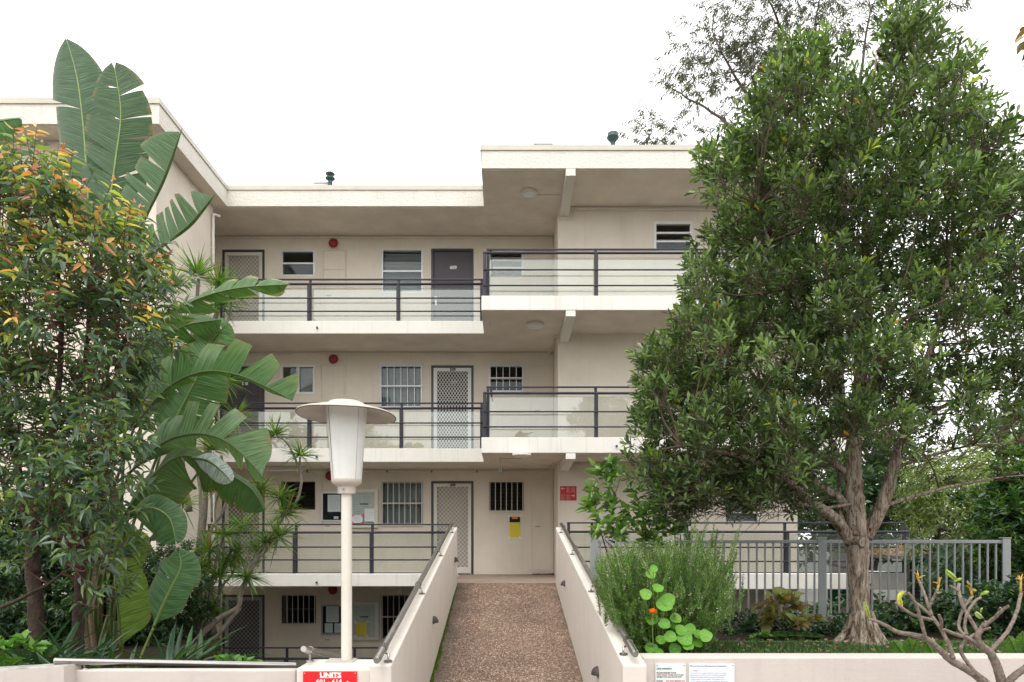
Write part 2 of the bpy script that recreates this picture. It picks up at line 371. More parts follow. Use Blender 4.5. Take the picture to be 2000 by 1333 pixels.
def wall_xz(x0, x1, z0, z1, yf, th, holes):
    """wall facing -Y with real openings (holes: x0,x1,z0,z1)"""
    m = MB(); xs = sorted({x0, x1, *[h[0] for h in holes], *[h[1] for h in holes]}); zs = sorted({z0, z1, *[h[2] for h in holes], *[h[3] for h in holes]})
    def inh(a, b): return any(h[0] < a < h[1] and h[2] < b < h[3] for h in holes)
    yb = yf+th
    for i in range(len(xs)-1):
        for k in range(len(zs)-1):
            a, b, c, d = xs[i], xs[i+1], zs[k], zs[k+1]
            if inh((a+b)/2, (c+d)/2): continue
            m.quad((a, yf, c), (b, yf, c), (b, yf, d), (a, yf, d)); m.quad((b, yb, c), (a, yb, c), (a, yb, d), (b, yb, d))
    for a, b, c, d in holes:
        m.quad((a, yf, c), (a, yf, d), (a, yb, d), (a, yb, c)); m.quad((b, yf, d), (b, yf, c), (b, yb, c), (b, yb, d))
        m.quad((a, yf, d), (b, yf, d), (b, yb, d), (a, yb, d)); m.quad((b, yf, c), (a, yf, c), (a, yb, c), (b, yb, c))
    m.quad((x0, yb, z0), (x0, yf, z0), (x0, yf, z1), (x0, yb, z1)); m.quad((x1, yf, z0), (x1, yb, z0), (x1, yb, z1), (x1, yf, z1))
    return m

FONTCACHE = {}
def text_mesh(body, size, bold=0.0, align='CENTER', sx=1.0):
    cu = bpy.data.curves.new('txt', 'FONT'); cu.body = body; cu.size = size; cu.align_x = align; cu.align_y = 'CENTER'
    cu.offset = bold; cu.resolution_u = 2; cu.extrude = 0.0006
    ob = bpy.data.objects.new('txt', cu); COL.objects.link(ob)
    dg = bpy.context.evaluated_depsgraph_get(); me = bpy.data.meshes.new_from_object(ob.evaluated_get(dg))
    bpy.data.objects.remove(ob); bpy.data.curves.remove(cu)
    me.transform(Matrix.Rotation(R(90), 4, 'X') @ Matrix.Diagonal((sx, 1, 1, 1)))
    return me
def text(name, body, size, loc, m, parent, bold=0.0, align='CENTER', sx=1.0):
    me = text_mesh(body, size, bold, align, sx); me.name = name; me.materials.clear(); me.materials.append(MATS[m])
    o = bpy.data.objects.new(name, me); COL.objects.link(o); ORG[o] = ORG[parent] if parent else Vector((0, 0, 0))
    if parent: o.parent = parent
    o.location = Vector(loc)-(ORG[parent] if parent else Vector((0, 0, 0)))
    return o

# ------------------------------------------------------------------ leaves
def nrm(a): return a/np.maximum(np.linalg.norm(a, axis=-1, keepdims=True), 1e-9)
TEMPL = {}
def templ(key, rows, fold=0.18, droop=0.10):
    v = [(0, 0, 0, 0)]
    for t, w in rows:
        z = -droop*t*t
        v += [(t, w, z, fold*w), (t, 0, z, 0), (t, -w, z, fold*w)]
    v.append((1, 0, -droop, 0)); f = []
    f += [(0, 2, 1), (0, 3, 2)]
    n = len(rows)
    for k in range(n-1):
        a = 1+3*k; b = a+3
        f += [(a, a+1, b+1), (a, b+1, b), (a+1, a+2, b+2), (a+1, b+2, b+1)]
    a = 1+3*(n-1); t = len(v)-1
    f += [(a, a+1, t), (a+1, a+2, t)]
    TEMPL[key] = (np.array(v, float), np.array(f, int))
templ('ovate', [(0.28, 0.5), (0.62, 0.38)], 0.7, 0.18)
templ('obovate', [(0.35, 0.30), (0.72, 0.5)], 0.6, 0.06)
templ('long', [(0.3, 0.5), (0.65, 0.36)], 0.7, 0.22)
templ('spike', [(0.12, 0.45), (0.4, 0.5), (0.75, 0.30)], 0.6, 0.22)
templ('strap', [(0.15, 0.42), (0.45, 0.5), (0.75, 0.36)], 0.5, 0.45)
TEMPL['diamond'] = (np.array([(0, 0, 0, 0), (0.45, 0.5, 0.04, 0.12), (0.45, -0.5, 0.04, 0.12), (1, 0, -0.06, 0)]), np.array([(0, 2, 3), (0, 3, 1)]))

def leafcloud(name, m, parent, pos, dirs, L, Wd, col, tmpl='ovate', up=(0, 0, 1), jitter=0.7, kind='stuff'):
    pos = np.asarray(pos, float); N = len(pos)
    x = nrm(np.asarray(dirs, float)); h = np.asarray(up, float)+RNG.normal(0, jitter, (N, 3))
    y = nrm(np.cross(h, x)); z = np.cross(x, y)
    L = np.broadcast_to(np.asarray(L, float), (N,)); Wd = np.broadcast_to(np.asarray(Wd, float), (N,))
    tv, tf = TEMPL[tmpl]; k = len(tv)
    V = pos[:, None, :]+L[:, None, None]*tv[None, :, 0:1]*x[:, None, :]+Wd[:, None, None]*tv[None, :, 1:2]*y[:, None, :]+(L[:, None, None]*tv[None, :, 2:3]+Wd[:, None, None]*tv[None, :, 3:4])*z[:, None, :]
    o_ = np.array(ORG[parent]) if parent is not None else np.zeros(3)
    V = (V-o_).reshape(-1, 3); F = (tf[None]+(np.arange(N)*k)[:, None, None]).reshape(-1, 3)
    me = fast_mesh(name, V, F); me.materials.append(MATS[m])
    c = np.ones((N*k, 4), np.float32); c[:, :3] = np.repeat(np.asarray(col, np.float32), k, axis=0)
    a = me.color_attributes.new('tint', 'FLOAT_COLOR', 'POINT'); a.data.foreach_set('color', c.ravel())
    ob = bpy.data.objects.new(name, me); COL.objects.link(ob)
    if parent is not None: ob.parent = parent; ORG[ob] = ORG[parent]
    else: ORG[ob] = Vector((0, 0, 0))
    if kind: ob['kind'] = kind
    return ob
def fast_mesh(name, V, F):
    me = bpy.data.meshes.new(name); nv, nf = len(V), len(F); s = F.shape[1]
    me.vertices.add(nv); me.vertices.foreach_set('co', np.ascontiguousarray(V, np.float32).ravel())
    me.loops.add(nf*s); me.loops.foreach_set('vertex_index', np.ascontiguousarray(F, np.int32).ravel())
    me.polygons.add(nf); me.polygons.foreach_set('loop_start', np.arange(nf, dtype=np.int32)*s)
    me.update(calc_edges=True); me.validate(); return me
def twigs(name, m, parent, A, B, r0, r1, sag=0.0):
    """thin three-sided twigs from A to B, joined"""
    A = np.asarray(A, float); B = np.asarray(B, float); N = len(A)
    t = nrm(B-A); u = nrm(np.cross(t, np.array([0.31, 0.2, 0.93]))); w = np.cross(t, u); M = (A+B)/2+np.array([0, 0, sag])
    V = []
    for c, r_ in ((A, r0), (M, (r0+r1)/2), (B, r1)):
        for q in range(3):
            an = 2*math.pi*q/3; V.append(c+(u*math.cos(an)+w*math.sin(an))*r_)
    V = np.stack(V, 1); F = []
    for k in (0, 3):
        for q in range(3):
            q2 = (q+1) % 3; F += [(k+q, k+3+q, k+3+q2), (k+q, k+3+q2, k+q2)]
    F = np.array(F); o_ = np.array(ORG[parent])
    Vf = (V-o_).reshape(-1, 3); Ff = (F[None]+(np.arange(N)*9)[:, None, None]).reshape(-1, 3)
    me = fast_mesh(name, Vf, Ff); me.materials.append(MATS[m])
    ob = bpy.data.objects.new(name, me); COL.objects.link(ob); ob.parent = parent; ORG[ob] = ORG[parent]; ob['kind'] = 'stuff'
    return ob
def rsph(n):
    return nrm(RNG.normal(size=(n, 3)))
def inpoly(x, y, poly):
    c = False; j = len(poly)-1
    for i in range(len(poly)):
        xi, yi = poly[i]; xj, yj = poly[j]
        if (yi > y) != (yj > y) and x < (xj-xi)*(y-yi)/(yj-yi)+xi: c = not c
        j = i
    return c
def sample_poly(poly, n, mind, tries=40, inset=0):
    xs = [p[0] for p in poly]; ys = [p[1] for p in poly]; out = []
    for _ in range(n*tries):
        x = random.uniform(min(xs), max(xs)); y = random.uniform(min(ys), max(ys))
        if inpoly(x, y, poly) and (not inset or all(inpoly(x+inset*math.cos(a), y+inset*math.sin(a), poly) for a in (0, .8, 1.57, 2.36, 3.14, 3.93, 4.71, 5.5))) and all((x-a)**2+(y-b)**2 > mind*mind for a, b in out):
            out.append((x, y))
            if len(out) >= n: break
    return out
def smooth_path(pts, n=6):
    """Catmull-Rom through points; the last component(s) (radius) ride along"""
    P_ = [np.array(p, float) for p in pts]; out = []
    for i in range(len(P_)-1):
        p0 = P_[max(i-1, 0)]; p1 = P_[i]; p2 = P_[i+1]; p3 = P_[min(i+2, len(P_)-1)]
        for k in range(n):
            t = k/n; out.append(0.5*((2*p1)+(-p0+p2)*t+(2*p0-5*p1+4*p2-p3)*t*t+(-p0+3*p1-3*p2+p3)*t**3))
    out.append(P_[-1]); return out
def limb(mb, pts, seg=8, n=5, wob=0.0):
    """pts: (px, py, Y, radius in m)"""
    q = []
    for p in smooth_path(pts, n):
        w = P(p[0], p[1], p[2]); q.append((w[0]+random.uniform(-wob, wob), w[1]+random.uniform(-wob, wob), w[2], max(p[3], 0.0015)))
    mb.tube([a[:3] for a in q], [a[3] for a in q], seg); return q
def pal(cols, n, w=None, sd=0.12):
    cols = np.array(cols, float); w = None if w is None else np.array(w, float)/np.sum(w)
    c = cols[RNG.choice(len(cols), n, p=w)]*np.clip(RNG.normal(1, sd, (n, 1)), 0.5, 1.6); return np.clip(c, 0.004, 0.9)
def struct(o): o['kind'] = 'structure'; return o
def prism(poly, z0, z1):
    m = MB(); n = len(poly)
    m.poly([(x, y, z0) for x, y in reversed(poly)]); m.poly([(x, y, z1) for x, y in poly])
    for i in range(n):
        a = poly[i]; b = poly[(i+1) % n]
        m.quad((a[0], a[1], z0), (b[0], b[1], z0), (b[0], b[1], z1), (a[0], a[1], z1))
    return m
def face_mats(o, bottom=None, top=None):
    me = o.data
    for nm, sgn in ((bottom, -1), (top, 1)):
        if nm:
            me.materials.append(MATS[nm]); k = len(me.materials)-1
            for p in me.polygons:
                if p.normal.z*sgn > 0.7: p.material_index = k
    return o
mat('landing_stone', (0.285, 0.215, 0.17), 0.7, 0.3, var=0.22, vscale=5, bump=0.3, bscale=120)
# ================================================================== ground and terrain
struct(MB().quad((-400, -400, -1.80), (400, -400, -1.80), (400, 600, -1.80), (-400, 600, -1.80)).build('ground', 'ground'))
struct(MB().box(-30, 30, -30, 5.26, -1.7, -0.46).build('forecourt', 'pavement'))
struct(prism([(-16, 5.78), (-3.7, 5.78), (-3.7, 9.3), (-5.0, 12.25), (-16, 12.25)], -1.79, 0.32).build('garden_bed', 'soil'))
struct(MB().box(1.06, 16, 5.72, 7.26, -1.79, 0.60).build('lawn_bank', 'soil'))
struct(prism([(1.06, 7.33), (16, 7.33), (16, 12.9), (6.2, 12.9), (4.4, 9.7), (1.06, 9.7)], -1.79, 0.585).build('shrub_bed', 'soil'))
# ramp, rising to the fourth-floor landing
HWL, HWR = -0.847, 0.865
def ramp_z(Y): return 0.904-(12.5-Y)*0.189
rp = MB(); rp.hexa([(HWL, 4.9, -0.9), (HWR, 4.9, -0.9), (HWR, 12.5, 0.2), (HWL, 12.5, 0.2), (HWL, 4.9, ramp_z(4.9)), (HWR, 4.9, ramp_z(4.9)), (HWR, 12.5, 0.904), (HWL, 12.5, 0.904)])
struct(rp.build('ramp', 'aggregate'))
struct(MB().box(-1.0, 1.04, 12.503, 16.095, 0.900, 0.909).build('landing', 'landing_stone'))
st = MB()
for k in range(10):
    st.box(-2.0, -1.06, 5.85+0.36*k, 5.85+0.36*(k+1)-0.002, -1.79, -0.10-0.17*k)
struct(st.build('stairs', 'concrete', bevel=0.006))

# ================================================================== apartment building
B = thing('apartment_building', 'cream rendered apartment block with open galleries and flat roofs', 'building', (0, 16.1, -1.8))
YB, YR, YL, YP, Y4 = 16.1, 14.7, 14.68, 13.2, 14.0       # back wall, right bay wall, gallery edge, projecting bay edge, fourth-floor gallery edge
FL = {6: (6.06, 5.90, 6.16), 5: (3.44, 3.27, 3.55), 4: (0.904, 0.77, 1.01), 3: (-1.74, -1.79, -1.62)}
RZ0, RZ1, RZ2 = 8.51, 8.835, 8.93
def off(poly, d):    # grow an outline outward
    n = len(poly); out = []
    for i in range(n):
        p = Vector(poly[i]); a = (p-Vector(poly[i-1])).normalized(); b = (Vector(poly[(i+1) % n])-p).normalized()
        na = Vector((a.y, -a.x)); nb = Vector((b.y, -b.x)); m_ = (na+nb); m_ = m_/max(m_.dot(na), 0.2); out.append(tuple(p+m_*d))
    return out
roof_poly = [(-15, 11.8), (-5.71, 11.8), (-5.71, YL), (-0.45, YL), (-0.45, YP), (6.4, YP), (6.4, 24), (-15, 24)]
ro = face_mats(prism(roof_poly, RZ0, RZ1).build('roof', 'stucco', B), bottom='soffit')
cap = face_mats(prism(off(roof_poly, 0.022), RZ1+0.002, RZ2).build('roof_capping', 'capping', ro), top='roofing')
drip = MB()
for (x0, x1, y) in ((-5.70, -0.46, YL+0.05), (-0.40, 6.35, YP+0.05), (-15, -5.76, 11.85)):
    drip.box(x0, x1, y, y+0.02, RZ0-0.012, RZ0+0.02)
drip.build('drip_edge', 'soffit', ro)
for lv in (6, 5):
    fl, so, hob = FL[lv]
    sl = prism([(-6.6, YL+0.15), (-0.30, YL+0.15), (-0.30, YP+0.15), (6.3, YP+0.15), (6.3, 23.9), (-6.6, 23.9)], so+0.004, fl).build('floor_slab', 'concrete', B)
    face_mats(sl, bottom='soffit')
    e = MB(); e.box(-6.6, -0.452, YL, YL+0.15, so, hob)
    face_mats(e.build('edge_beam', 'slab_edge', sl, bevel=0.008), bottom='soffit')
    e = MB(); e.box(-0.45, 6.3, YP, YP+0.15, so-0.002, hob+0.005)
    face_mats(e.build('edge_beam', 'slab_edge', sl, bevel=0.008), bottom='soffit')
    e = MB(); e.box(-0.45, -0.30, YP+0.152, YL+0.15, so-0.001, hob+0.004)
    face_mats(e.build('edge_beam', 'slab_edge', sl, bevel=0.006), bottom='soffit')
fl, so, hob = FL[4]
sl = prism([(-5.99, Y4+0.15), (-1.0, Y4+0.15), (-1.0, 12.5), (1.04, 12.5), (1.04, YP+0.15), (7.33, YP+0.15), (7.33, 14.65), (5.9, 14.65), (5.9, 23.9), (-5.99, 23.9)], so+0.004, fl-0.006).build('floor_slab', 'concrete', B)
face_mats(sl, bottom='soffit')
for bx in ((-5.985, -1.002, Y4, Y4+0.148, so-0.01, hob), (1.045, 7.49, YP, YP+0.148, so-0.015, 1.05), (7.34, 7.488, YP+0.15, 14.66, so-0.012, 1.045)):
    MB().box(*bx).build('edge_beam', 'slab_edge', sl, bevel=0.012)
MB().box(-6.6, 8.0, YL, 23.9, -1.785, -1.74).build('floor_slab', 'concrete', B)
MB().box(-5.99, -1.2, YL, YL+0.15, -1.79, -1.62).build('edge_beam', 'slab_edge', B)
# drain spouts in the slab edges
for x, y, Y in ((620, 641, YL), (619, 893, YL), (1204, 872, YP), (619, 1138, Y4), (1700, 1142, YP)):
    c = P(x, y, Y); MB().tube([(c[0], Y+0.05, c[2]), (c[0], Y-0.045, c[2])], 0.02, 10).build('drain_spout', 'frame_dark', B)

# ---- openings in the gallery's back wall, in photo pixels at the wall's distance
def hx(x): return PX(x, YB)
def hz(y): return PZ(y, YB)
doors, wins = [], []
for lv, top, style in ((6, 488, 'a6'), (5, 716, 'a5'), (4, 941, 'a4'), (3, 1162, 'a3')): doors.append((lv, 434, 517, top, style))
for lv, top, style in ((6, 486, 'f6'), (5, 714, 'f5'), (4, 940, 'f4'), (3, 1162, 'f3')): doors.append((lv, 842, 925, top, style))
wins += [(6, 549, 615, 489, 540, 'b6'), (5, 548, 615, 713, 770, 'b5'), (4, 549, 616, 941, 996, 'b4'), (3, 549, 617, 1163, 1218, 'b3')]
wins += [(6, 745, 826, 486, 573, 'e6'), (5, 742, 825, 713, 797, 'e5'), (4, 745, 826, 941, 1026, 'e4'), (3, 745, 826, 1163, 1247, 'e3')]
wins += [(6, 955, 1023, 488, 542, 'g6'), (5, 955, 1023, 713, 766, 'g5'), (4, 955, 1023, 942, 998, 'g4')]
holes = [(hx(a), hx(b), FL[lv][0]+0.005, hz(t)) for lv, a, b, t, s_ in doors]+[(hx(a), hx(b), hz(d), hz(c)) for lv, a, b, c, d, s_ in wins]
wall_xz(-6.6, 1.07, -1.79, RZ0-0.003, YB, 0.22, holes).build('wall', 'wall', B)
def rx(x): return PX(x, YR)
def rz(y): return PZ(y, YR)
rwins = [(1277, 1353, 433, 493, 'r6'), (1277, 1353, 694, 754, 'r6'), (1265, 1336, 936, 991, 'r4'), (1412, 1484, 962, 1024, 'r4b')]
wall_xz(1.07, 5.98, -1.79, RZ0-0.003, YR, 0.22, [(rx(a), rx(b), rz(d), rz(c)) for a, b, c, d, s_ in rwins]).build('wall', 'wall', B)
MB().box(1.075, 1.29, YR+0.222, YB+0.2, -1.79, RZ0-0.004).build('wall', 'wall', B)
MB().box(5.76, 5.98, YR+0.222, 23.7, -1.79, RZ0-0.004).build('wall', 'wall', B)
MB().box(-6.6, 5.9, 23.71, 23.89, -1.79, RZ0-0.004).build('wall', 'wall', B)
MB().box(-6.22, -6.0, 12.30, YL, -1.79, RZ0-0.003).build('wall', 'wall', B)                      # side wall of the left wing
MB().box(-15, -6.221, 12.302, 12.52, -1.79, RZ0-0.004).build('wall', 'wall', B)
MB().box(-6.9, -6.601, YL-0.1, 23.7, -1.79, RZ0-0.005).build('wall', 'wall', B)
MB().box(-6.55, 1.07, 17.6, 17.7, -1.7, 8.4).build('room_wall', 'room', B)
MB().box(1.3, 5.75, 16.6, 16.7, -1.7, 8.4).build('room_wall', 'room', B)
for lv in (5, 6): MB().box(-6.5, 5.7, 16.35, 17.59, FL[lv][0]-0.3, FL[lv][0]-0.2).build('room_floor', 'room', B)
# corner guard, rain pipe, soffit conduits
pp = MB(); c = PX(412, 14.5)
pp.tube([(-5.955, 14.58, -0.1), (-5.955, 14.58, 8.22)], 0.03, 10); pp.tube([(-5.955, 14.58, 8.22), (-5.955, 14.58, 8.30), (-5.88, 14.72, 8.32)], 0.03, 10)
for z in (0.9, 2.6, 4.3, 6.0, 7.6): pp.box(-6.0, -5.92, 14.56, 14.60, z, z+0.03)
pp.build('rain_pipe', 'slab_edge', B, smooth=True)
for z, x0, x1 in ((8.49, -6.3, 1.06), (5.885, -6.3, 1.06)):
    MB().box(x0, x1, YB-0.03, YB-0.001, z-0.05, z-0.02).build('cornice_strip', 'soffit', B)
def conduit(pts, r_=0.012, m='soffit'):
    MB().tube(pts, r_, 6).build('conduit', m, B)
zc = FL[4][0]; s5 = FL[5][1]
conduit([(PX(520, YB), YB-0.03, s5-0.045), (0.85, YB-0.03, s5-0.045)], 0.013)
for x in (600, 690, 755, 842, 930): MB().box(PX(x, YB), PX(x, YB)+0.03, YB-0.05, YB-0.001, s5-0.075, s5-0.03).build('pipe_clip', 'brown_panel', B)
conduit([(0.98, YR-0.02, s5-0.02), (0.98, YR+0.7, s5-0.02), (0.94, YB-0.06, s5-0.02), (0.86, YB-0.04, s5-0.05)], 0.014)
conduit([(1.10, YR-0.03, s5-0.05), (3.6, YR-0.03, s5-0.05)], 0.012)
conduit([(1.42, YR-0.03, RZ0-0.06), (4.6, YR-0.03, RZ0-0.075)], 0.017)
conduit([(0.55, 14.2, RZ0-0.01), (1.09, 14.2, RZ0-0.01), (1.09, 14.68, RZ0-0.22), (1.1, 14.68, RZ0-0.27), (1.36, 14.68, RZ0-0.27), (1.40, 14.68, RZ0-0.06)], 0.010)
conduit([(1.0, 14.75, 5.89), (1.0, 15.4, 5.89), (0.98, 15.9, 5.88), (0.95, YB-0.03, 5.83)], 0.014)
conduit([(0.30, 14.0, s5-0.012), (-0.12, 14.0, s5-0.012), (-0.12, 15.2, s5-0.012)], 0.010)
# downstand beams of the projecting bay
for z0, zt in ((8.36, RZ0+0.0), (5.77, 5.895), (3.14, 3.262)):
    m = MB(); zf = z0+0.015
    m.hexa([(1.105, YP+0.003, zf), (1.285, YP+0.003, zf), (1.285, YR-0.002, z0-0.05), (1.105, YR-0.002, z0-0.05), (1.105, YP+0.003, zt), (1.285, YP+0.003, zt), (1.285, YR-0.002, zt), (1.105, YR-0.002, zt)])
    m.build('beam', 'slab_edge' if zt < 8 else 'stucco', B, bevel=0.006)

# ---- doors
def lattice(x0, x1, z0, z1, y, dx, dz, w, hexy=0.0):
    m = MB(); sl_ = dz/dx
    def clip(px, pz, s_):
        pts = []
        for xx in (x0, x1):
            zz = pz+s_*(xx-px)
            if z0 <= zz <= z1: pts.append((xx, zz))
        for zz in (z0, z1):
            xx = px+(zz-pz)/s_
            if x0 < xx < x1: pts.append((xx, zz))
        return pts[:2] if len(pts) >= 2 else None
    n = int((x1-x0+(z1-z0)/sl_)/dx)+3
    for s_ in (sl_, -sl_):
        for k in range(-1, n):
            px = (x0-(z1-z0)/sl_+k*dx) if s_ > 0 else (x0+k*dx)
            c = clip(px, z0, s_)
            if not c: continue
            (ax, az), (bx, bz) = c; d = Vector((bx-ax, bz-az))
            if d.length < 0.01: continue
            d.normalize(); nx, nz = -d.y*w/2, d.x*w/2
            yo = y if s_ > 0 else y+0.004
            m.hexa([(ax-nx, yo, az-nz), (bx-nx, yo, bz-nz), (bx-nx, yo+0.003, bz-nz), (ax-nx, yo+0.003, az-nz), (ax+nx, yo, az+nz), (bx+nx, yo, bz+nz), (bx+nx, yo+0.003, bz+nz), (ax+nx, yo+0.003, az+nz)])
    return m
DST = {'a6': ('frame_dark', 'frame_cream', 'beige_panel', 'frame_cream', ''), 'a5': ('frame_dark', None, 'door_dark', None, '508'),
       'a4': ('frame_dark', 'frame_cream', 'brown_panel', 'frame_cream', ''), 'a3': ('frame_dark', 'frame_grey', 'door_dark', 'frame_grey', ''),
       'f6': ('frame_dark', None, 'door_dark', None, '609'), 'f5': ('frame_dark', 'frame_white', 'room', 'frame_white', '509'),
       'f4': ('frame_dark', 'frame_cream', 'beige_panel', 'frame_cream', '409'), 'f3': ('frame_dark', 'frame_cream', 'beige_panel', 'frame_cream', '')}
for lv, a, b, t, sty in doors:
    fr, scr, pan, lat, num = DST[sty]
    x0, x1, z0, z1 = hx(a)+0.002, hx(b)-0.002, FL[lv][0]+0.006, hz(t)-0.002
    d = MB().ring(x0, x1, z0, z1, 0.05, YB-0.012, YB+0.12, wb=0).build('door', fr, B, bevel=0.004)
    ix0, ix1, iz1 = x0+0.052, x1-0.052, z1-0.052
    if scr:
        w = 0.075
        MB().ring(ix0, ix1, z0+0.01, iz1, w, YB+0.005, YB+0.035, wt=0.075, wb=0.15).build('screen_frame', scr, d, bevel=0.004)
        dx, dz, ww = (0.068, 0.098, 0.0105) if sty == 'f5' else (0.092, 0.098, 0.012)
        lattice(ix0+w, ix1-w, z0+0.16, iz1-0.075, YB+0.018, dx, dz, ww).build('grille', lat, d)
        MB().box(ix0, ix1, YB+0.08, YB+0.118, z0, iz1).build('leaf', pan, d)
        hxx = ix0+0.04
        MB().box(hxx-0.018, hxx+0.018, YB-0.006, YB+0.006, z0+0.98, z0+1.13).box(hxx-0.03, hxx+0.07, YB-0.03, YB-0.018, z0+1.05, z0+1.065).build('handle', 'aluminium', d)
        if num:
            text('number', num, 0.085, ((ix0+ix1)/2+0.01, YB+0.003, iz1-0.04), 'black_print', d, bold=0.004)
            if sty == 'f5': text('number', '509', 0.10, ((ix0+ix1)/2+0.03, YB+0.074, iz1-0.31), 'grey_print', d, bold=0.003)
    else:
        MB().box(ix0, ix1, YB+0.035, YB+0.075, z0, iz1).build('leaf', pan, d)
        if sty == 'f6':
            MB().box(ix0+0.035, ix0+0.068, YB+0.026, YB+0.034, z0+0.90, z0+1.10).tube([(ix0+0.05, YB+0.02, z0+1.02), (ix0+0.05, YB-0.02, z0+1.02), (ix0+0.15, YB-0.02, z0+1.02)], 0.009, 6).build('handle', 'steel', d)
            text('number', num, 0.105, ((ix0+ix1)/2+0.02, YB+0.033, iz1-0.36), 'white_print', d, bold=0.004)
        else:
            text('number', num, 0.095, ((ix0+ix1)/2+0.02, YB+0.033, iz1-0.33), 'white_print', d, bold=0.003)
            for k in range(3): MB().box(ix0+0.1, ix1-0.1, YB+0.028, YB+0.034, z0+0.25+0.6*k, z0+0.27+0.6*k).build('door_mould', 'frame_dark', d)
            for xx in (ix0+0.1, (ix0+ix1)/2, ix1-0.12): MB().box(xx, xx+0.02, YB+0.029, YB+0.0345, z0+0.2, iz1-0.15).build('door_mould', 'frame_dark', d)

# ---- windows
def window(x0, x1, z0, z1, Y, frame, mode, behind=None, bars=0, barmat='frame_cream', crossbar=True, w=0.035):
    x0 += 0.002; x1 -= 0.002; z0 += 0.002; z1 -= 0.002
    wn = MB().ring(x0, x1, z0, z1, w, Y-0.006, Y+0.085).build('window', frame, B, bevel=0.003)
    ax0, ax1, az0, az1 = x0+w, x1-w, z0+w, z1-w
    if mode == 'slide':
        xm = (ax0+ax1)/2
        MB().box(xm-0.03, xm+0.03, Y+0.012, Y+0.06, az0, az1).build('mullion', frame, wn)
        MB().box(ax0, xm-0.03, Y+0.035, Y+0.04, az0, az1).build('pane', 'window_glass', wn); MB().box(xm+0.03, ax1, Y+0.03, Y+0.035, az0, az1).build('pane', 'window_glass', wn)
        MB().box(xm+0.035, ax1-0.005, Y+0.13, Y+0.135, az0, az1).build('curtain', 'curtain', wn)
    elif mode in ('hung', 'louvre'):
        n = 2 if mode == 'hung' else 3
        for k in range(1, n):
            zm = az0+(az1-az0)*k/n
            MB().box(ax0, ax1, Y+0.01, Y+0.06, zm-0.018, zm+0.018).build('sash_rail', frame, wn)
        for k in range(n):
            za, zb = az0+(az1-az0)*k/n+0.018, az0+(az1-az0)*(k+1)/n-0.018
            MB().box(ax0, ax1, Y+0.03+0.01*k, Y+0.035+0.01*k, za, zb).build('pane', 'window_glass', wn)
    elif mode == 'blades':
        n = 7
        for k in range(n):
            za = az0+(az1-az0)*k/n
            m = MB(); h = (az1-az0)/n
            m.hexa([(ax0, Y+0.02, za), (ax1, Y+0.02, za), (ax1, Y+0.025, za), (ax0, Y+0.025, za), (ax0, Y+0.055, za+h*1.1), (ax1, Y+0.055, za+h*1.1), (ax1, Y+0.06, za+h*1.1), (ax0, Y+0.06, za+h*1.1)])
            m.build('louvre_blade', 'window_glass', wn)
    if behind == 'blind':
        n = int((az1-az0)/0.03); m = MB()
        for k in range(n):
            zz = az0+0.03*k
            m.hexa([(ax0, Y+0.12, zz), (ax1, Y+0.12, zz), (ax1, Y+0.122, zz), (ax0, Y+0.122, zz), (ax0, Y+0.137, zz+0.023), (ax1, Y+0.137, zz+0.023), (ax1, Y+0.139, zz+0.023), (ax0, Y+0.139, zz+0.023)])
        m.build('venetian_blind', 'blind', wn)
    elif behind == 'curtain':
        m = MB(); n = 40; pts = [(ax0+(ax1-ax0)*k/n, Y+0.15+0.018*math.sin(k*1.3)) for k in range(n+1)]
        for k in range(n): m.quad((pts[k][0], pts[k][1], az0), (pts[k+1][0], pts[k+1][1], az0), (pts[k+1][0], pts[k+1][1], az1), (pts[k][0], pts[k][1], az1))
        m.build('curtain', 'curtain', wn, smooth='all')
    if bars:
        m = MB(); yb = Y-0.035
        for k in range(bars):
            xx = x0+0.02+(x1-x0-0.04)*k/(bars-1); m.box(xx-0.007, xx+0.007, yb-0.007, yb+0.007, z0-0.01, z1+0.01)
        m.box(x0-0.01, x1+0.01, yb-0.02, yb-0.0075, z0-0.02, z0-0.002); m.box(x0-0.01, x1+0.01, yb-0.02, yb-0.0075, z1+0.002, z1+0.02)
        if crossbar: zm = (z0+z1)/2; m.box(x0-0.01, x1+0.01, yb-0.02, yb-0.0075, zm-0.011, zm+0.011)
        for s_ in (-1, 1):
            for zz in (z0+0.08, z1-0.14):
                xa = x0 if s_ < 0 else x1; m.box(xa+s_*0.005, xa+s_*0.075, Y-0.012, Y-0.001, zz, zz+0.014)
        m.build('security_bars', barmat, wn)
    return wn
for lv, a, b, c, d, s_ in wins:
    q = (hx(a), hx(b), hz(d), hz(c), YB)
    if s_ == 'b6': window(*q, 'aluminium', 'hung')
    elif s_ == 'b5': window(*q, 'frame_white', 'slide', w=0.045)
    elif s_ == 'b4': window(*q, 'frame_dark', 'blades', w=0.02)
    elif s_ == 'b3': window(*q, 'frame_dark', 'hung', bars=7, crossbar=False, w=0.02)
    elif s_ == 'e6': window(*q, 'aluminium', 'hung', 'blind')
    elif s_ == 'e5': window(*q, 'aluminium', 'hung', 'curtain', bars=7, barmat='aluminium')
    elif s_ == 'e4': window(*q, 'frame_grey', 'hung', 'curtain', bars=8)
    elif s_ == 'e3': window(*q, 'frame_dark', 'hung', None, bars=8)
    elif s_ == 'g6': window(*q, 'frame_white', 'louvre', w=0.045)
    elif s_ == 'g5': window(*q, 'aluminium', 'hung', None, bars=6, barmat='aluminium')
    elif s_ == 'g4': window(*q, 'frame_dark', 'blades', None, bars=7, crossbar=False, w=0.02)
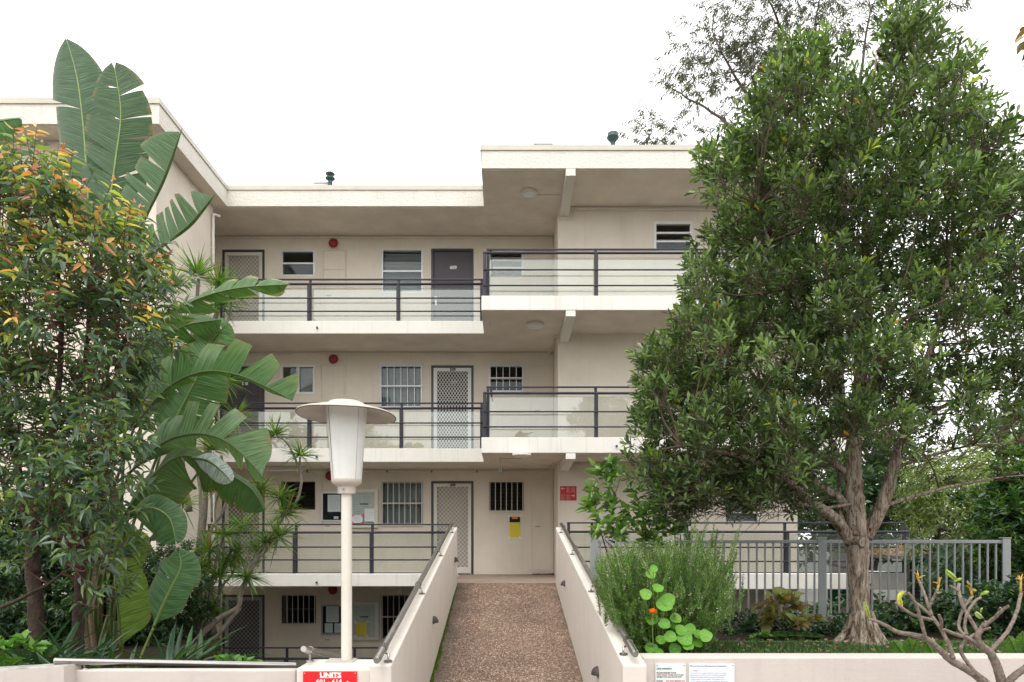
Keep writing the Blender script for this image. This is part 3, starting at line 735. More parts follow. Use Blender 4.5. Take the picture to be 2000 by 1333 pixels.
for a, b, c, d, s_ in rwins:
    q = (rx(a), rx(b), rz(d), rz(c), YR)
    if s_ == 'r6': window(*q, 'frame_white', 'louvre', w=0.05)
    elif s_ == 'r4': window(*q, 'frame_grey', 'hung', None, bars=7, barmat='aluminium')
    else: window(*q, 'frame_white', 'louvre', 'blind', w=0.05)
# ---- service cupboards (meter panels) on the back wall
def cupboard(a, b, t, zb, split=None, slot=None):
    x0, x1, z1 = hx(a), hx(b), hz(t)
    cb = MB().ring(x0, x1, zb, z1, 0.028, YB-0.014, YB-0.001, wb=0.028).build('cupboard', 'soffit', B)
    zs = [zb+0.036]+([hz(split)] if split else [])+[z1-0.036]
    for k in range(len(zs)-1): MB().box(x0+0.036, x1-0.036, YB-0.012, YB-0.002, zs[k]+(0.008 if k else 0), zs[k+1]).build('cupboard_door', 'wall', cb)
    if slot: sx, sy = hx(slot[0]), hz(slot[1]); MB().box(sx-0.055, sx+0.055, YB-0.024, YB-0.0125, sy-0.012, sy+0.014).build('pull_handle', 'frame_grey', cb)
cupboard(629, 677, 487, FL[6][0]+0.05, 528, (642, 578)); cupboard(626, 675, 712, FL[5][0]+0.05, None, (640, 820)); cupboard(627, 676, 938, FL[4][0]+0.08, None, (640, 1028)); cupboard(627, 676, 1163, -1.6, None, (640, 1250))
cupboard(1030, 1079, 487, FL[6][0]+0.05); cupboard(1036, 1080, 712, FL[5][0]+0.05, None, (1050, 803)); cupboard(1036, 1080, 940, FL[4][0]+0.07, None, (1050, 1029))
MB().box(PX(895, YB), PX(918, YB), YB-0.09, YB-0.01, 0.91, 0.93).build('door_mat', 'frame_dark', B)

# ================================================================== railings
def railing(label, Y, x0, x1, hob, bars, ztop, posts, ret=None, base=True, inner=0.13, left_post=None):
    """outer tube rails on posts, glass panes behind them and a raised inner top rail"""
    g = thing('balcony_railing', label, 'railing', ((x0+x1)/2, Y, hob), group='gallery railings')
    yo, yi = Y+0.035, Y+0.035+inner; ztp = bars[0]
    px = [PX(p, yo) for p in posts]
    allp = [x0+0.03]+[p for p in px if x0+0.2 < p < x1-0.2]+[x1-0.03]
    for p in allp:
        MB().box(p-0.03, p+0.03, yo-0.018, yo+0.022, hob+0.001, ztp-0.012).build('post', 'rail', g, bevel=0.004)
        q = p+(0.06 if p == allp[0] else 0.0)
        MB().box(q-0.026, q+0.026, yi-0.012, yi+0.012, hob+0.001, ztop-0.012).build('inner_post', 'rail', g)
    for k, z in enumerate(bars):
        r_ = 0.024 if k == 0 else 0.0145
        MB().tube([(x0, yo-(0.0 if k == 0 else 0.022), z), (x1, yo-(0.0 if k == 0 else 0.022), z)], r_, 10).build('rail', 'rail', g, smooth='all')
    MB().box(x0+0.06, x1, yi-0.022, yi+0.022, ztop-0.014, ztop+0.014).build('top_rail', 'rail', g, bevel=0.006)
    if base: MB().box(x0+0.06, x1, yi-0.014, yi+0.014, hob+0.001, hob+0.02).build('base_rail', 'rail', g)
    for k in range(len(allp)-1):
        a = allp[k]+(0.09 if k == 0 else 0.028); b = allp[k+1]-0.028
        MB().box(a, b, yi-0.004, yi+0.004, hob+0.03, ztp-0.035).build('glass_pane', 'balustrade_glass', g)
    if ret:
        xr, ya, yb = ret
        for k, z in enumerate(bars): MB().tube([(xr, ya, z+0.001), (xr, yb, z+0.001)], 0.022 if k == 0 else 0.0145, 8).build('rail', 'rail', g, smooth='all')
        MB().box(xr+0.10, xr+0.14, ya+0.14, yb, ztop-0.013, ztop+0.013).build('top_rail', 'rail', g)
        MB().box(xr+0.115, xr+0.123, ya+0.2, yb-0.05, hob+0.03, ztp-0.035).build('glass_pane', 'balustrade_glass', g)
        MB().box(xr-0.025, xr+0.025, yb-0.02, yb+0.02, hob+0.001, ztp-0.012).build('post', 'rail', g)
    return g
railing('dark railing with glass along the top floor\'s long left gallery', YL, -5.98, -0.47, 6.16, (6.925, 6.63, 6.36), 7.065, (603, 777))
railing('dark railing with glass along the middle gallery behind the lamp head', YL, -5.98, -0.47, 3.55, (4.375, 4.07, 3.78), 4.505, (603, 783))
railing('dark railing with glass behind the lamp post, left of the ramp', Y4, -5.95, -1.06, 1.01, (1.815, 1.53, 1.28), 1.975, (575, 725))
railing('dark railing of the lowest gallery, below the left stair', YL, -5.95, -1.3, -1.62, (-0.765, -1.05, -1.33), -0.56, (557, 690))
railing('dark railing with glass around the top floor\'s projecting balcony', YP, -0.42, 6.25, 6.165, (6.965, 6.645, 6.355), 7.08, (1165, 1364, 1560), (-0.40, YP+0.03, YL-0.03))
railing('dark railing with glass around the middle projecting balcony, left of the big tree', YP, -0.42, 6.25, 3.555, (4.375, 4.03, 3.75), 4.515, (1165, 1364, 1560), (-0.40, YP+0.03, YL-0.03))
railing('dark railing with glass right of the ramp, running behind the metal fence', YP, 1.08, 7.44, 1.05, (1.815, 1.53, 1.27), 1.985, (1158, 1345, 1538))
g = thing('landing_rail', 'short dark rail between ramp wall and left gallery railing', 'railing', (-1.05, 13.2, 0.9))
MB().tube([(-1.06, 12.5, 1.80), (-1.06, 13.97, 1.80)], 0.022, 8).build('rail', 'rail', g, smooth='all')
MB().tube([(-1.06, 12.5, 1.45), (-1.06, 13.97, 1.45)], 0.014, 8).build('rail', 'rail', g, smooth='all')
for y in (12.6, 13.9): MB().box(-1.08, -1.04, y-0.02, y+0.02, 0.91, 1.785).build('post', 'rail', g)

# ================================================================== fittings on the building
for k, (x, y, lab) in enumerate(((652, 477, 'red round alarm bell above the top floor cupboard'), (652, 703, 'red round alarm bell above the middle gallery cupboard'),
                                (646, 930, 'red round alarm bell half hidden behind the lamp head'), (651, 1152, 'red round alarm bell of the lowest gallery under the slab edge'))):
    c = P(x, y, YB); t = thing('alarm_bell', lab, 'alarm', (c[0], YB, c[2]), group='red alarm bells')
    m = MB(); pr = [(0.02, 0), (0.065, 0.006), (0.096, 0.03), (0.106, 0.055), (0.095, 0.06)]
    m.lathe([(r_, -z) for r_, z in pr], (0, 0, 0), 24)
    m.v = [(c[0]+v[0], YB-0.035+v[2]*-1-0.075, c[2]+v[1]) for v in m.v]; m.f = [tuple(reversed(f)) for f in m.f]
    m.build('gong', 'red_plastic', t, smooth=True)
    MB().tube([(c[0], YB-0.001, c[2]), (c[0], YB-0.06, c[2])], 0.06, 14).build('mount', 'red_plastic', t)
for x, y, zs, lab in ((1033, 380, RZ0, 'round ceiling light under the roof of the top balcony'), (1045, 637, 5.90, 'round ceiling light under the top floor slab'), (1019, 890, 3.268, 'round ceiling light above the ramp landing')):
    Y = FPX*(zs-0.05-EYE)/(HY-y); X = PX(x, Y); t = thing('ceiling_light', lab, 'light', (X, Y, zs), group='round ceiling lights')
    MB().lathe([(0.17, -0.002), (0.175, -0.05), (0.165, -0.06)], (X, Y, zs), 28).build('rim', 'frame_cream', t, smooth=True)
    MB().lathe([(0.15, -0.055), (0.13, -0.075), (0.07, -0.09), (0.0, -0.095)], (X, Y, zs), 28).build('diffuser', 'lamp_glass', t, smooth='all')
for x, y, lab in ((977, 916, 'small emergency light on the landing ceiling'), (782, 1153, 'small emergency light in the lowest gallery beside the ramp')):
    c = P(x, y, YB-0.3); t = thing('emergency_light', lab, 'light', c, group='small emergency lights')
    MB().box(c[0]-0.045, c[0]+0.045, c[1]-0.03, c[1]+0.03, c[2]-0.1, c[2]+0.09).build('housing', 'frame_grey', t, bevel=0.006)
    for s_ in (-1, 1): MB().box(c[0]+s_*0.022-0.016, c[0]+s_*0.022+0.016, c[1]-0.045, c[1]-0.031, c[2]-0.09, c[2]+0.07).build('tube', 'white_print', t)
    MB().box(c[0]-0.01, c[0]+0.01, c[1]-0.01, c[1]+0.01, c[2]+0.09, (3.265 if y < 1000 else 0.765)).build('stem', 'soffit', t)
t = thing('batten_light', 'long batten light on the ceiling over the left screen door', 'light', (PX(550, 15.6), 15.6, 3.26))
MB().box(PX(510, 15.6), PX(598, 15.6), 15.55, 15.65, 3.20, 3.265).build('housing', 'frame_cream', t, bevel=0.005)
MB().tube([(PX(514, 15.6), 15.55, 3.19), (PX(594, 15.6), 15.55, 3.19)], 0.015, 8).build('tube', 'white_print', t)

def lines(x0, x1, z0, z1, y, n, name, m, parent, seed=1, h=0.004):
    rr = random.Random(seed); mb = MB()
    for k in range(n):
        z = z1-(z1-z0)*(k+0.5)/n; a = x0+(x1-x0)*rr.uniform(0, 0.12); b = x1-(x1-x0)*rr.choice((0.02, 0.05, 0.1, 0.35))
        mb.box(a, b, y-0.0012, y-0.0002, z-h/2, z+h/2)
    return mb.build(name, m, parent)
def sheet(name, label, x0, x1, y0, y1, Y, m='paper', n=9, seed=1, tape=None, group=None, cat='notice'):
    X0, X1, Z0, Z1 = PX(x0, Y), PX(x1, Y), PZ(y1, Y), PZ(y0, Y)
    t = thing(name, label, cat, ((X0+X1)/2, Y, Z0), group)
    MB().box(X0, X1, Y-0.002, Y, Z0, Z1).build('sheet', m, t)
    w = X1-X0; lines(X0+w*0.1, X1-w*0.1, Z0+0.03, Z1-0.03, Y-0.002, n, 'print', 'grey_print', t, seed)
    if tape:
        for sx, xx in ((-1, X0), (1, X1)):
            for sz, zz in ((-1, Z0), (1, Z1)):
                m_ = MB(); d = 0.055; wv = 0.022
                a = Vector((xx-sx*d*0.35, 0, zz-sz*d*0.35)); b = Vector((xx+sx*d*0.6, 0, zz+sz*d*0.6)); nx = Vector((-(b-a).normalized().z, 0, (b-a).normalized().x))*wv
                pts = [(a-nx), (b-nx), (b+nx), (a+nx)]
                if sx*sz < 0: pts.reverse()
                m_.poly([(p.x, Y-0.0035, p.z) for p in pts]); m_.build('tape', tape, t)
    return t
def board(label, x0, x1, y0, y1, frame, back, w, d=0.06):
    X0, X1, Z0, Z1 = PX(x0, YB-d), PX(x1, YB-d), PZ(y1, YB-d), PZ(y0, YB-d)
    t = thing('notice_board', label, 'notice board', ((X0+X1)/2, YB, Z0), group='wall notice boards')
    MB().ring(X0, X1, Z0, Z1, w, YB-d, YB-0.016).build('frame', frame, t, bevel=0.004)
    MB().box(X0+w, X1-w, YB-0.03, YB-0.0165, Z0+w, Z1-w).build('backing', back, t)
    MB().box(X0+w, X1-w, YB-d+0.006, YB-d+0.010, Z0+w, Z1-w).build('glass_pane', 'board_glass', t)
    return t
board('black notice board left of the lamp post on the ramp-level gallery', 627, 671, 961, 1019, 'aluminium', 'board_black', 0.035)
b2 = board('cream framed notice cabinet right of the lamp post on the ramp-level gallery', 676, 738, 955, 1031, 'frame_cream', 'board_back', 0.085, 0.09)
board('black notice board left of the lamp post on the lowest gallery', 627, 671, 1182, 1240, 'frame_grey', 'board_black', 0.035)
b4 = board('cream framed notice cabinet right of the lamp post on the lowest gallery', 676, 740, 1175, 1251, 'frame_cream', 'board_back', 0.085, 0.09)
for t, y0, y1 in ((b2, 965, 1020), (b4, 1185, 1240)):
    lines(PX(690, YB), PX(706, YB), PZ(y1, YB), PZ(y0, YB), YB-0.031, 12, 'print', 'grey_print', t, 5, 0.006)
    lines(PX(709, YB), PX(724, YB), PZ(y1, YB), PZ(y0, YB), YB-0.031, 14, 'print', 'grey_print', t, 8, 0.006)
    MB().box(PX(703, YB), PX(720, YB), YB-0.033, YB-0.0305, PZ(y0+20, YB)-0.012, PZ(y0+20, YB)+0.012).build('print', 'black_print', t)
sheet('notice', 'large white notice on the black board of the ramp-level gallery', 640, 665, 967, 1000, YB-0.032, n=12, seed=2, group='paper notices')
sheet('notice', 'small white card at the foot of the ramp-level black board', 652, 661, 1009, 1014, YB-0.032, n=1, seed=3, group='paper notices')
sheet('notice', 'white notice with pink taped corners beside the lamp post', 688, 708, 1007, 1022, YB-0.092, n=4, seed=4, tape='pink_tape', group='paper notices')
sheet('notice', 'plain white sheet at the right corner of the upper notice cabinet', 712, 731, 994, 1019, YB-0.093, n=6, seed=5, group='paper notices')
sheet('notice', 'large white notice on the black board of the lowest gallery', 637, 662, 1184, 1216, YB-0.032, n=12, seed=6, group='paper notices')
sheet('notice', 'small white sheet with a figure on the lowest black board', 634.5, 650, 1218, 1236, YB-0.032, n=3, seed=7, group='paper notices')
sheet('notice', 'small lined white sheet beside the lamp post on the lowest black board', 653, 667, 1218, 1236, YB-0.032, n=6, seed=8, group='paper notices')
sheet('notice', 'yellow notice taped to the lowest notice cabinet', 695, 716, 1216, 1242, YB-0.092, 'yellow_paper', 8, 9, 'tape', group='paper notices')
t = sheet('notice', 'yellow poster with a dark heading taped to the wall beside the landing', 995, 1016, 1010, 1050, YB-0.004, 'yellow_paper', 10, 10, 'tape', group='paper notices')
MB().box(PX(995.2, YB), PX(1015.8, YB), YB-0.0085, YB-0.0065, PZ(1020.5, YB), PZ(1010, YB)).build('heading', 'board_black', t)
MB().box(PX(1000, YB), PX(1011, YB), YB-0.0098, YB-0.0088, PZ(1014, YB), PZ(1010.5, YB)).build('heading_mark', 'flower_orange', t)
# red direction sign on the bay wall
c0, c1 = P(1094, 978, YR-0.012), P(1126, 950, YR-0.012)
t = thing('direction_sign', 'small red unit number sign with white arrows on the bay wall', 'sign', (c0[0], YR, c0[2]))
MB().box(c0[0], c1[0], YR-0.012, YR-0.001, c0[2], c1[2]).build('plate', 'red_sign_dull', t)
w = c1[0]-c0[0]; h = c1[2]-c0[2]
for k, s_ in enumerate(('601 - 610', '501 - 510', '401 - 410')): text('lettering', s_, 0.046, (c0[0]+w*0.64, YR-0.0128, c1[2]-h*(0.14+0.125*k)), 'pink_print', t, sx=0.95)
for k, s_ in enumerate(('611 - 614', '511 - 514', '411 - 414')): text('lettering', s_, 0.046, (c0[0]+w*0.33, YR-0.0128, c1[2]-h*(0.64+0.125*k)), 'pink_print', t, sx=0.95)
for sx, xc, zc_ in ((-1, c0[0]+w*0.18, c1[2]-h*0.165), (1, c0[0]+w*0.77, c1[2]-h*0.665)):
    m = MB(); m.box(xc-0.035, xc+0.035, YR-0.0132, YR-0.0122, zc_-0.004, zc_+0.004)
    for sz in (-1, 1):
        a = (xc+sx*0.038, zc_); b = (xc+sx*0.012, zc_+sz*0.022)
        m.hexa([(a[0], YR-0.0136, a[1]-0.004), (b[0], YR-0.0136, b[1]-0.004), (b[0], YR-0.0124, b[1]-0.004), (a[0], YR-0.0124, a[1]-0.004), (a[0], YR-0.0136, a[1]+0.004), (b[0], YR-0.0136, b[1]+0.004), (b[0], YR-0.0124, b[1]+0.004), (a[0], YR-0.0124, a[1]+0.004)])
    m.build('arrow', 'white_print', t)
# green exit sign under the right walkway
c = P(1640, 1165, 14.3); t = thing('exit_sign', 'green exit sign in the shade under the right walkway', 'sign', c)
MB().box(c[0]-0.22, c[0]+0.22, c[1], c[1]+0.05, c[2]-0.14, c[2]+0.16).build('box', 'exit_green', t)
m = MB(); x, z, y = c[0]+0.02, c[2], c[1]-0.004      # running figure
m.tube([(x, y, z+0.06), (x-0.02, y, z)], 0.018, 6); m.tube([(x-0.02, y, z), (x+0.05, y, z-0.04), (x+0.05, y, z-0.09)], 0.012, 6); m.tube([(x-0.02, y, z), (x-0.07, y, z-0.05), (x-0.11, y, z-0.04)], 0.012, 6)
m.tube([(x, y, z+0.05), (x+0.06, y, z+0.02), (x+0.1, y, z+0.05)], 0.009, 6); m.tube([(x, y, z+0.05), (x-0.06, y, z+0.05)], 0.009, 6); m.lathe([(0.0, 0.022), (0.02, 0.0), (0.0, -0.022)], (x+0.015, y, z+0.11), 10)
m.build('pictogram', 'white_print', t)
# roof flues and low boxes on the roof
for x, Y, yt, s_, lab in ((645, 15.3, 334, 1.0, 'dark green roof flue with two cowl rings on the lower roof'), (1197, 14.6, 258, 1.05, 'dark green roof flue with round cap above the projecting roof')):
    X = PX(x, Y); zt = PZ(yt, Y); t = thing('roof_flue', lab, 'flue', (X, Y, RZ2), group='roof flues')
    MB().lathe([(0.05, zt-0.2), (0.05, RZ2)], (X, Y, 0), 14).build('pipe', 'flue_green', t, smooth=True)
    if s_ == 1.0:
        pr = [(0.0, zt), (0.012, zt-0.01), (0.015, zt-0.03), (0.09, zt-0.055), (0.10, zt-0.075), (0.06, zt-0.11), (0.055, zt-0.14), (0.10, zt-0.155), (0.10, zt-0.175), (0.055, zt-0.21)]
    else:
        pr = [(0.0, zt), (0.01, zt-0.01), (0.05, zt-0.025), (0.11, zt-0.035), (0.115, zt-0.10), (0.125, zt-0.115), (0.115, zt-0.14), (0.06, zt-0.20), (0.052, zt-0.22)]
    MB().lathe(pr, (X, Y, 0), 18).build('cowl', 'flue_green', t, smooth=True)
for x0, x1, yt, Y, lab in ((613, 643, 358, 15.4, 'low pale box on the lower roof beside the flue'), (1044, 1078, 282, 13.9, 'low pale box on the projecting roof')):
    t = thing('roof_box', lab, 'box', (PX(x0, Y), Y, RZ2), group='low roof boxes')
    MB().box(PX(x0, Y), PX(x1, Y), Y, Y+0.5, RZ2+0.004, PZ(yt, Y)).build('casing', 'frame_white', t, bevel=0.01)
    MB().box(PX(x0, Y)-0.02, PX(x1, Y)+0.02, Y-0.02, Y+0.52, PZ(yt, Y)+0.002, PZ(yt, Y)+0.02).build('lid', 'frame_white', t)

# ================================================================== ramp walls, handrails, step lights
def wtop(Y): return 0.70+(Y-5.3)*0.1643
for side, xa, xb, lab in ((-1, HWL-0.16, HWL-0.001, 'cream sloping wall along the left of the ramp'), (1, HWR+0.001, HWR+0.178, 'cream sloping wall along the right of the ramp')):
    m = MB(); y0, y1 = 5.30, 12.495
    m.hexa([(xa, y0, -1.78), (xb, y0, -1.78), (xb, y1, -1.78), (xa, y1, -1.78), (xa, y0, wtop(y0)), (xb, y0, wtop(y0)), (xb, y1, wtop(y1)), (xa, y1, wtop(y1))])
    tag(m.build('ramp_wall', 'ramp_paint', bevel=0.012), lab, 'wall', 'ramp side walls')
    xc = (xa+xb)/2-side*0.0; h = 0.085; rr = 0.0275
    t = thing('handrail', 'dark steel tube handrail on the %s ramp wall' % ('left' if side < 0 else 'right'), 'handrail', (xc, y0, wtop(y0)), group='ramp handrails')
    ya = 5.16 if side < 0 else 5.30
    MB().tube([(xc, ya-0.02, wtop(ya-0.02)+h), (xc, ya, wtop(ya)+h), (xc, 12.3, wtop(12.3)+h), (xc, 12.42, wtop(12.42)+h-0.02)], [rr*0.8, rr, rr, rr*0.9], 16).build('tube', 'dark_steel', t, smooth=True)
    for Yc in ((5.43, 7.6, 9.8, 11.9) if side < 0 else (5.6, 7.7, 9.9, 11.9)):
        MB().tube([(xc, Yc-0.04, wtop(Yc-0.04)+h), (xc, Yc+0.04, wtop(Yc+0.04)+h)], 0.034, 16).build('collar', 'steel', t, smooth=True)
        xo = xc-side*0.045
        MB().tube([(xc, Yc, wtop(Yc)+h-0.03), (xo, Yc-0.04, wtop(Yc)+0.045), (xo, Yc-0.06, wtop(Yc-0.06)+0.006)], 0.009, 8).build('bracket', 'steel', t, smooth='all')
        sl_ = 0.1643; mm = MB()
        ring = [(xo+0.033*math.cos(a), Yc-0.06+0.033*math.sin(a)) for a in [2*math.pi*k/16 for k in range(16)]]
        i0 = len(mm.v); mm.v += [(x, y, wtop(y)+0.002) for x, y in ring]+[(x, y, wtop(y)+0.009) for x, y in ring]
        mm.f.append(tuple(range(16, 32)))
        for k in range(16): mm.f.append((k, (k+1) % 16, 16+(k+1) % 16, 16+k))
        mm.build('base_plate', 'steel', t)
for xw, sd, Yc, zc_, lab in ((HWL, 1, 11.86, 1.30, 'brown hooded step light at the upper end of the left ramp wall'), (HWL, 1, 8.35, 0.68, 'brown hooded step light halfway down the left ramp wall'),
                            (HWR, -1, 10.5, 0.985, 'brown hooded step light at the upper part of the right ramp wall'), (HWR, -1, 6.73, 0.37, 'brown hooded step light at the bottom of the right ramp wall')):
    t = thing('step_light', lab, 'light', (xw, Yc, zc_), group='ramp step lights')
    m = MB(); n = 12; K = 6; r_ = 0.082
    g_ = [[(xw+sd*(0.001+0.78*r_*math.cos(f)*math.sin(a)), Yc+r_*math.cos(f)*math.cos(a), zc_+r_*0.95*math.sin(f)) for a in [math.pi*k/n for k in range(n+1)]] for f in [R(90)*j/K for j in range(K+1)]]
    for j in range(K):
        for k in range(n):
            q = [g_[j][k], g_[j+1][k], g_[j+1][k+1], g_[j][k+1]]; m.poly(q if sd > 0 else q[::-1])
    m.poly([q for q in g_[0]])
    m.build('hood', 'step_light', t, smooth='all')
    MB().box(min(xw+sd*0.002, xw+sd*0.02), max(xw+sd*0.002, xw+sd*0.02), Yc-0.06, Yc+0.06, zc_-0.012, zc_-0.001).build('lamp_plate', 'frame_dark', t)
# moss along the left foot of the ramp (uncountable)
N = 5200; Ym = RNG.uniform(5.2, 12.3, N); keep = RNG.uniform(size=N) < np.clip((12.6-Ym)/3.2, 0.12, 1); Ym = Ym[keep]; N = len(Ym)
wd = 0.055*np.clip((12.6-Ym)/5, 0.25, 1)*(0.6+0.4*np.sin(Ym*9)*np.sin(Ym*3.3))
Xm = HWL+0.004+np.abs(RNG.normal(0, 1, N))*wd*0.55; Zm = 0.904-(12.5-Ym)*0.189
mo = leafcloud('moss', 'leaf_dull', None, np.stack([Xm, Ym, Zm-0.002], 1), np.stack([RNG.normal(0.1, 0.6, N), RNG.normal(0, 0.6, N), np.ones(N)*0.9], 1), RNG.uniform(0.012, 0.03, N), RNG.uniform(0.012, 0.022, N), pal([(0.10, 0.17, 0.015), (0.06, 0.11, 0.015), (0.14, 0.19, 0.03)], N), 'diamond')
tag(mo, 'bright green moss along the left foot of the ramp', 'moss')
for x, y, lab in ((981, 1249, 'small yellow fallen leaf in the middle of the ramp'), (1109, 1269, 'small yellow fallen leaf near the right edge of the ramp')):
    Y = 9.5
    for _ in range(30): Y = (EYE-ramp_z(Y))*FPX/(y-HY)
    X = PX(x, Y); z = ramp_z(Y)+0.004; m = MB(); s_ = 0.028
    m.poly([(X-s_, Y-s_*0.3, z), (X, Y-s_*1.1, z+0.006), (X+s_, Y, z+0.002), (X+0.3*s_, Y+s_*1.1, z+0.012), (X-s_*0.7, Y+0.6*s_, z+0.004)])
    tag(m.build('fallen_leaf', 'yellow_paper'), lab, 'leaf', 'yellow leaves on the ramp')
N = 160; lx = RNG.uniform(PX(1040, 15.95), PX(1083, 15.95), N)
lt = leafcloud('leaf_litter', 'leaf_dull', None, np.stack([lx, RNG.uniform(15.85, 16.06, N), np.full(N, 0.912)], 1), RNG.normal(size=(N, 3))*np.array([1, 1, 0.25]), 0.05, 0.03, pal([(0.22, 0.08, 0.04), (0.14, 0.07, 0.04)], N), 'ovate')
tag(lt, 'brown leaf litter swept against the landing wall', 'leaf litter')

# ================================================================== front garden walls, sign pier, lamp
tag(MB().box(1.05, 16, 5.50, 5.70, -1.78, 0.73).build('garden_wall', 'garden_wall_paint', bevel=0.014), 'long low cream wall in front of the lawn, right of the ramp', 'wall')
tag(MB().box(PX(128, 5.55), PX(578, 5.55)-0.003, 5.55, 5.64, -1.78, 0.62).build('garden_wall', 'garden_wall_paint', bevel=0.01), 'low cream wall under the steel handrail, left of the sign pier', 'wall')
xr = PX(128, 5.42)
gw = prism([(-6.2, 4.05), (xr, 5.40), (xr, 5.62), (-6.2, 4.30)], -1.78, 0.672).build('garden_wall', 'garden_wall_paint', bevel=0.01)
face_mats(gw, top='wall_top'); tag(gw, 'angled cream wall with a stained top at the left edge', 'wall')
t = thing('sign_pier', 'square cream pier carrying the red units sign and the lamp post', 'pier', (-1.35, 5.6, -0.46))
MB().box(PX(578, 5.41), HWL-0.164, 5.41, 5.84, -1.78, 0.66).build('block', 'ramp_paint', t, bevel=0.02)
MB().box(PX(640, 5.75), PX(694, 5.75), 5.66, 5.83, 0.661, 0.668).build('mortar_patch', 'concrete', t)
sx0, sx1 = PX(592, 5.40), PX(697, 5.40); sz1 = PZ(1312, 5.40); sz0 = sz1-0.30
t = thing('units_sign', 'red sign with white UNITS lettering on the pier', 'sign', (sx0, 5.40, sz0))
MB().box(sx0, sx1, 5.396, 5.409, sz0, sz1).build('plate', 'red_sign', t)
xm = (sx0+sx1)/2+0.005
text('lettering', 'UNITS', 0.050, (xm, 5.3952, PZ(1319.2, 5.40)), 'white_print', t, bold=0.0022, sx=1.15)
MB().box(xm-0.082, xm+0.082, 5.3945, 5.3955, PZ(1324.3, 5.40), PZ(1323.5, 5.40)).build('underline', 'white_print', t)
for k, s_ in enumerate(('601 - 614', '501 - 514', '401 - 414')): text('lettering', s_, 0.050, (xm-0.012, 5.3952, PZ(1332+13*k, 5.40)), 'white_print', t, bold=0.001, sx=1.0)
ax, az = PX(679, 5.40), PZ(1330, 5.40)
MB().poly([(ax, 5.3949, az), (ax-0.028, 5.3949, az-0.03), (ax+0.028, 5.3949, az-0.03)]).box(ax-0.010, ax+0.010, 5.3947, 5.3957, az-0.07, az-0.03).build('arrow', 'white_print', t)
for xx in (sx0+0.012, sx1-0.012): MB().tube([(xx, 5.396, sz1-0.012), (xx, 5.393, sz1-0.012)], 0.004, 8).build('screw', 'aluminium', t)
# resident notices on the right front wall
def plate(x0, x1, y0, label, m):
    X0, X1, Z1 = PX(x0, 5.49), PX(x1, 5.49), PZ(y0, 5.49); t = thing('rules_sign', label, 'sign', (X0, 5.49, Z1-0.4), group='resident notices on the front wall')
    MB().box(X0, X1, 5.485, 5.499, Z1-0.36, Z1).build('plate', m, t)
    for xx in (X0+0.012, X1-0.012): MB().tube([(xx, 5.486, Z1-0.013), (xx, 5.482, Z1-0.013)], 0.004, 8).build('screw', 'frame_dark', t)
    return t, X0, X1, Z1
t, X0, X1, Z1 = plate(1280, 1339, 1297, 'pale resident notice with black and red capitals on the front wall', 'sign_plate')
for y, s_, m_ in ((1306.5, 'DEAR RESIDENTS', 'black_print'), (1314.5, 'PLEASE ENSURE YOUR', 'black_print'), (1318.5, 'UNIT DOOR DOES NOT SLAM', 'red_print'), (1322.5, 'WHEN YOU GO IN OR OUT.', 'black_print'), (1330.5, 'PLEASE', 'black_print')):
    text('lettering', s_, 0.0148, (X0+0.008, 5.4842, PZ(y, 5.49)), m_, t, bold=0.0004, align='LEFT', sx=1.02)
text('lettering', 'DO NOT SMOKE ON', 0.0148, (X0+0.08, 5.4842, PZ(1330.5, 5.49)), 'red_print', t, bold=0.0004, align='LEFT', sx=1.02)
t, X0, X1, Z1 = plate(1346, 1434, 1297, 'white regulation notice with small grey print on the front wall', 'sign_plate_white')
text('lettering', 'Strata Schemes Management Regulation', 0.0165, (X0+0.009, 5.4842, PZ(1301, 5.49)), 'grey_print', t, bold=0.0004, align='LEFT', sx=1.05)
text('lettering', '1. Noise', 0.0165, (X0+0.009, 5.4842, PZ(1310, 5.49)), 'grey_print', t, bold=0.0003, align='LEFT', sx=1.05)
for k, s_ in enumerate(('An owner or occupier of the lot must not create', 'any noise on a lot or the common property', 'likely to interfere with the peaceful enjoyment', 'of the owner or occupier of another lot or', 'of any person lawfully using common property')):
    text('lettering', s_, 0.0138, (X0+0.009, 5.4842, PZ(1314.7+4.2*k, 5.49)), 'grey_print', t, align='LEFT', sx=1.0 if k in (0, 2) else 1.1)

LX, LY = PX(677, 5.75), 5.75
t = thing('lamp_post', 'cream post lamp with wide hat and white tapered glass on the pier', 'lamp', (LX, LY, 0.66))
zl = lambda y: PZ(y, LY)
MB().lathe([(0.043, zl(953)), (0.043, 0.664)], (LX, LY, 0), 20).build('post', 'lamp_post', t, smooth=True)
MB().lathe([(0.055, zl(949)), (0.057, zl(952)), (0.057, zl(962)), (0.052, zl(964))], (LX, LY, 0), 20).build('collar', 'lamp_post', t, smooth=True)
cu = MB().lathe([(0.118, zl(936)), (0.122, zl(939)), (0.115, zl(945)), (0.085, zl(950)), (0.074, zl(952)), (0.070, zl(965))], (LX, LY, 0), 24).build('cup', 'lamp_metal', t, smooth=True)
MB().tube([(LX-0.01, LY-0.066, zl(957)), (LX-0.01, LY-0.082, zl(957))], 0.009, 8).build('screw', 'dark_steel', cu)
MB().lathe([(0.163, zl(792)), (0.163, zl(794)), (0.119, zl(938))], (LX, LY, 0), 28).build('diffuser', 'lamp_glass', t, smooth=True)
m = MB()
for a, w_ in ((R(222), 0.0016), (R(318), 0.0009)):
    for k in range(6):
        f0, f1 = k/6, (k+1)/6; q = [(0.1638-0.044*f, zl(794)+(zl(938)-zl(794))*f) for f in (f0, f1)]
        p_ = [(LX+q[0][0]*math.cos(a), LY+q[0][0]*math.sin(a), q[0][1]), (LX+q[1][0]*math.cos(a), LY+q[1][0]*math.sin(a), q[1][1])]; m.tube(p_, w_, 5)
m.build('seam', 'lamp_rust', t)
m = MB()
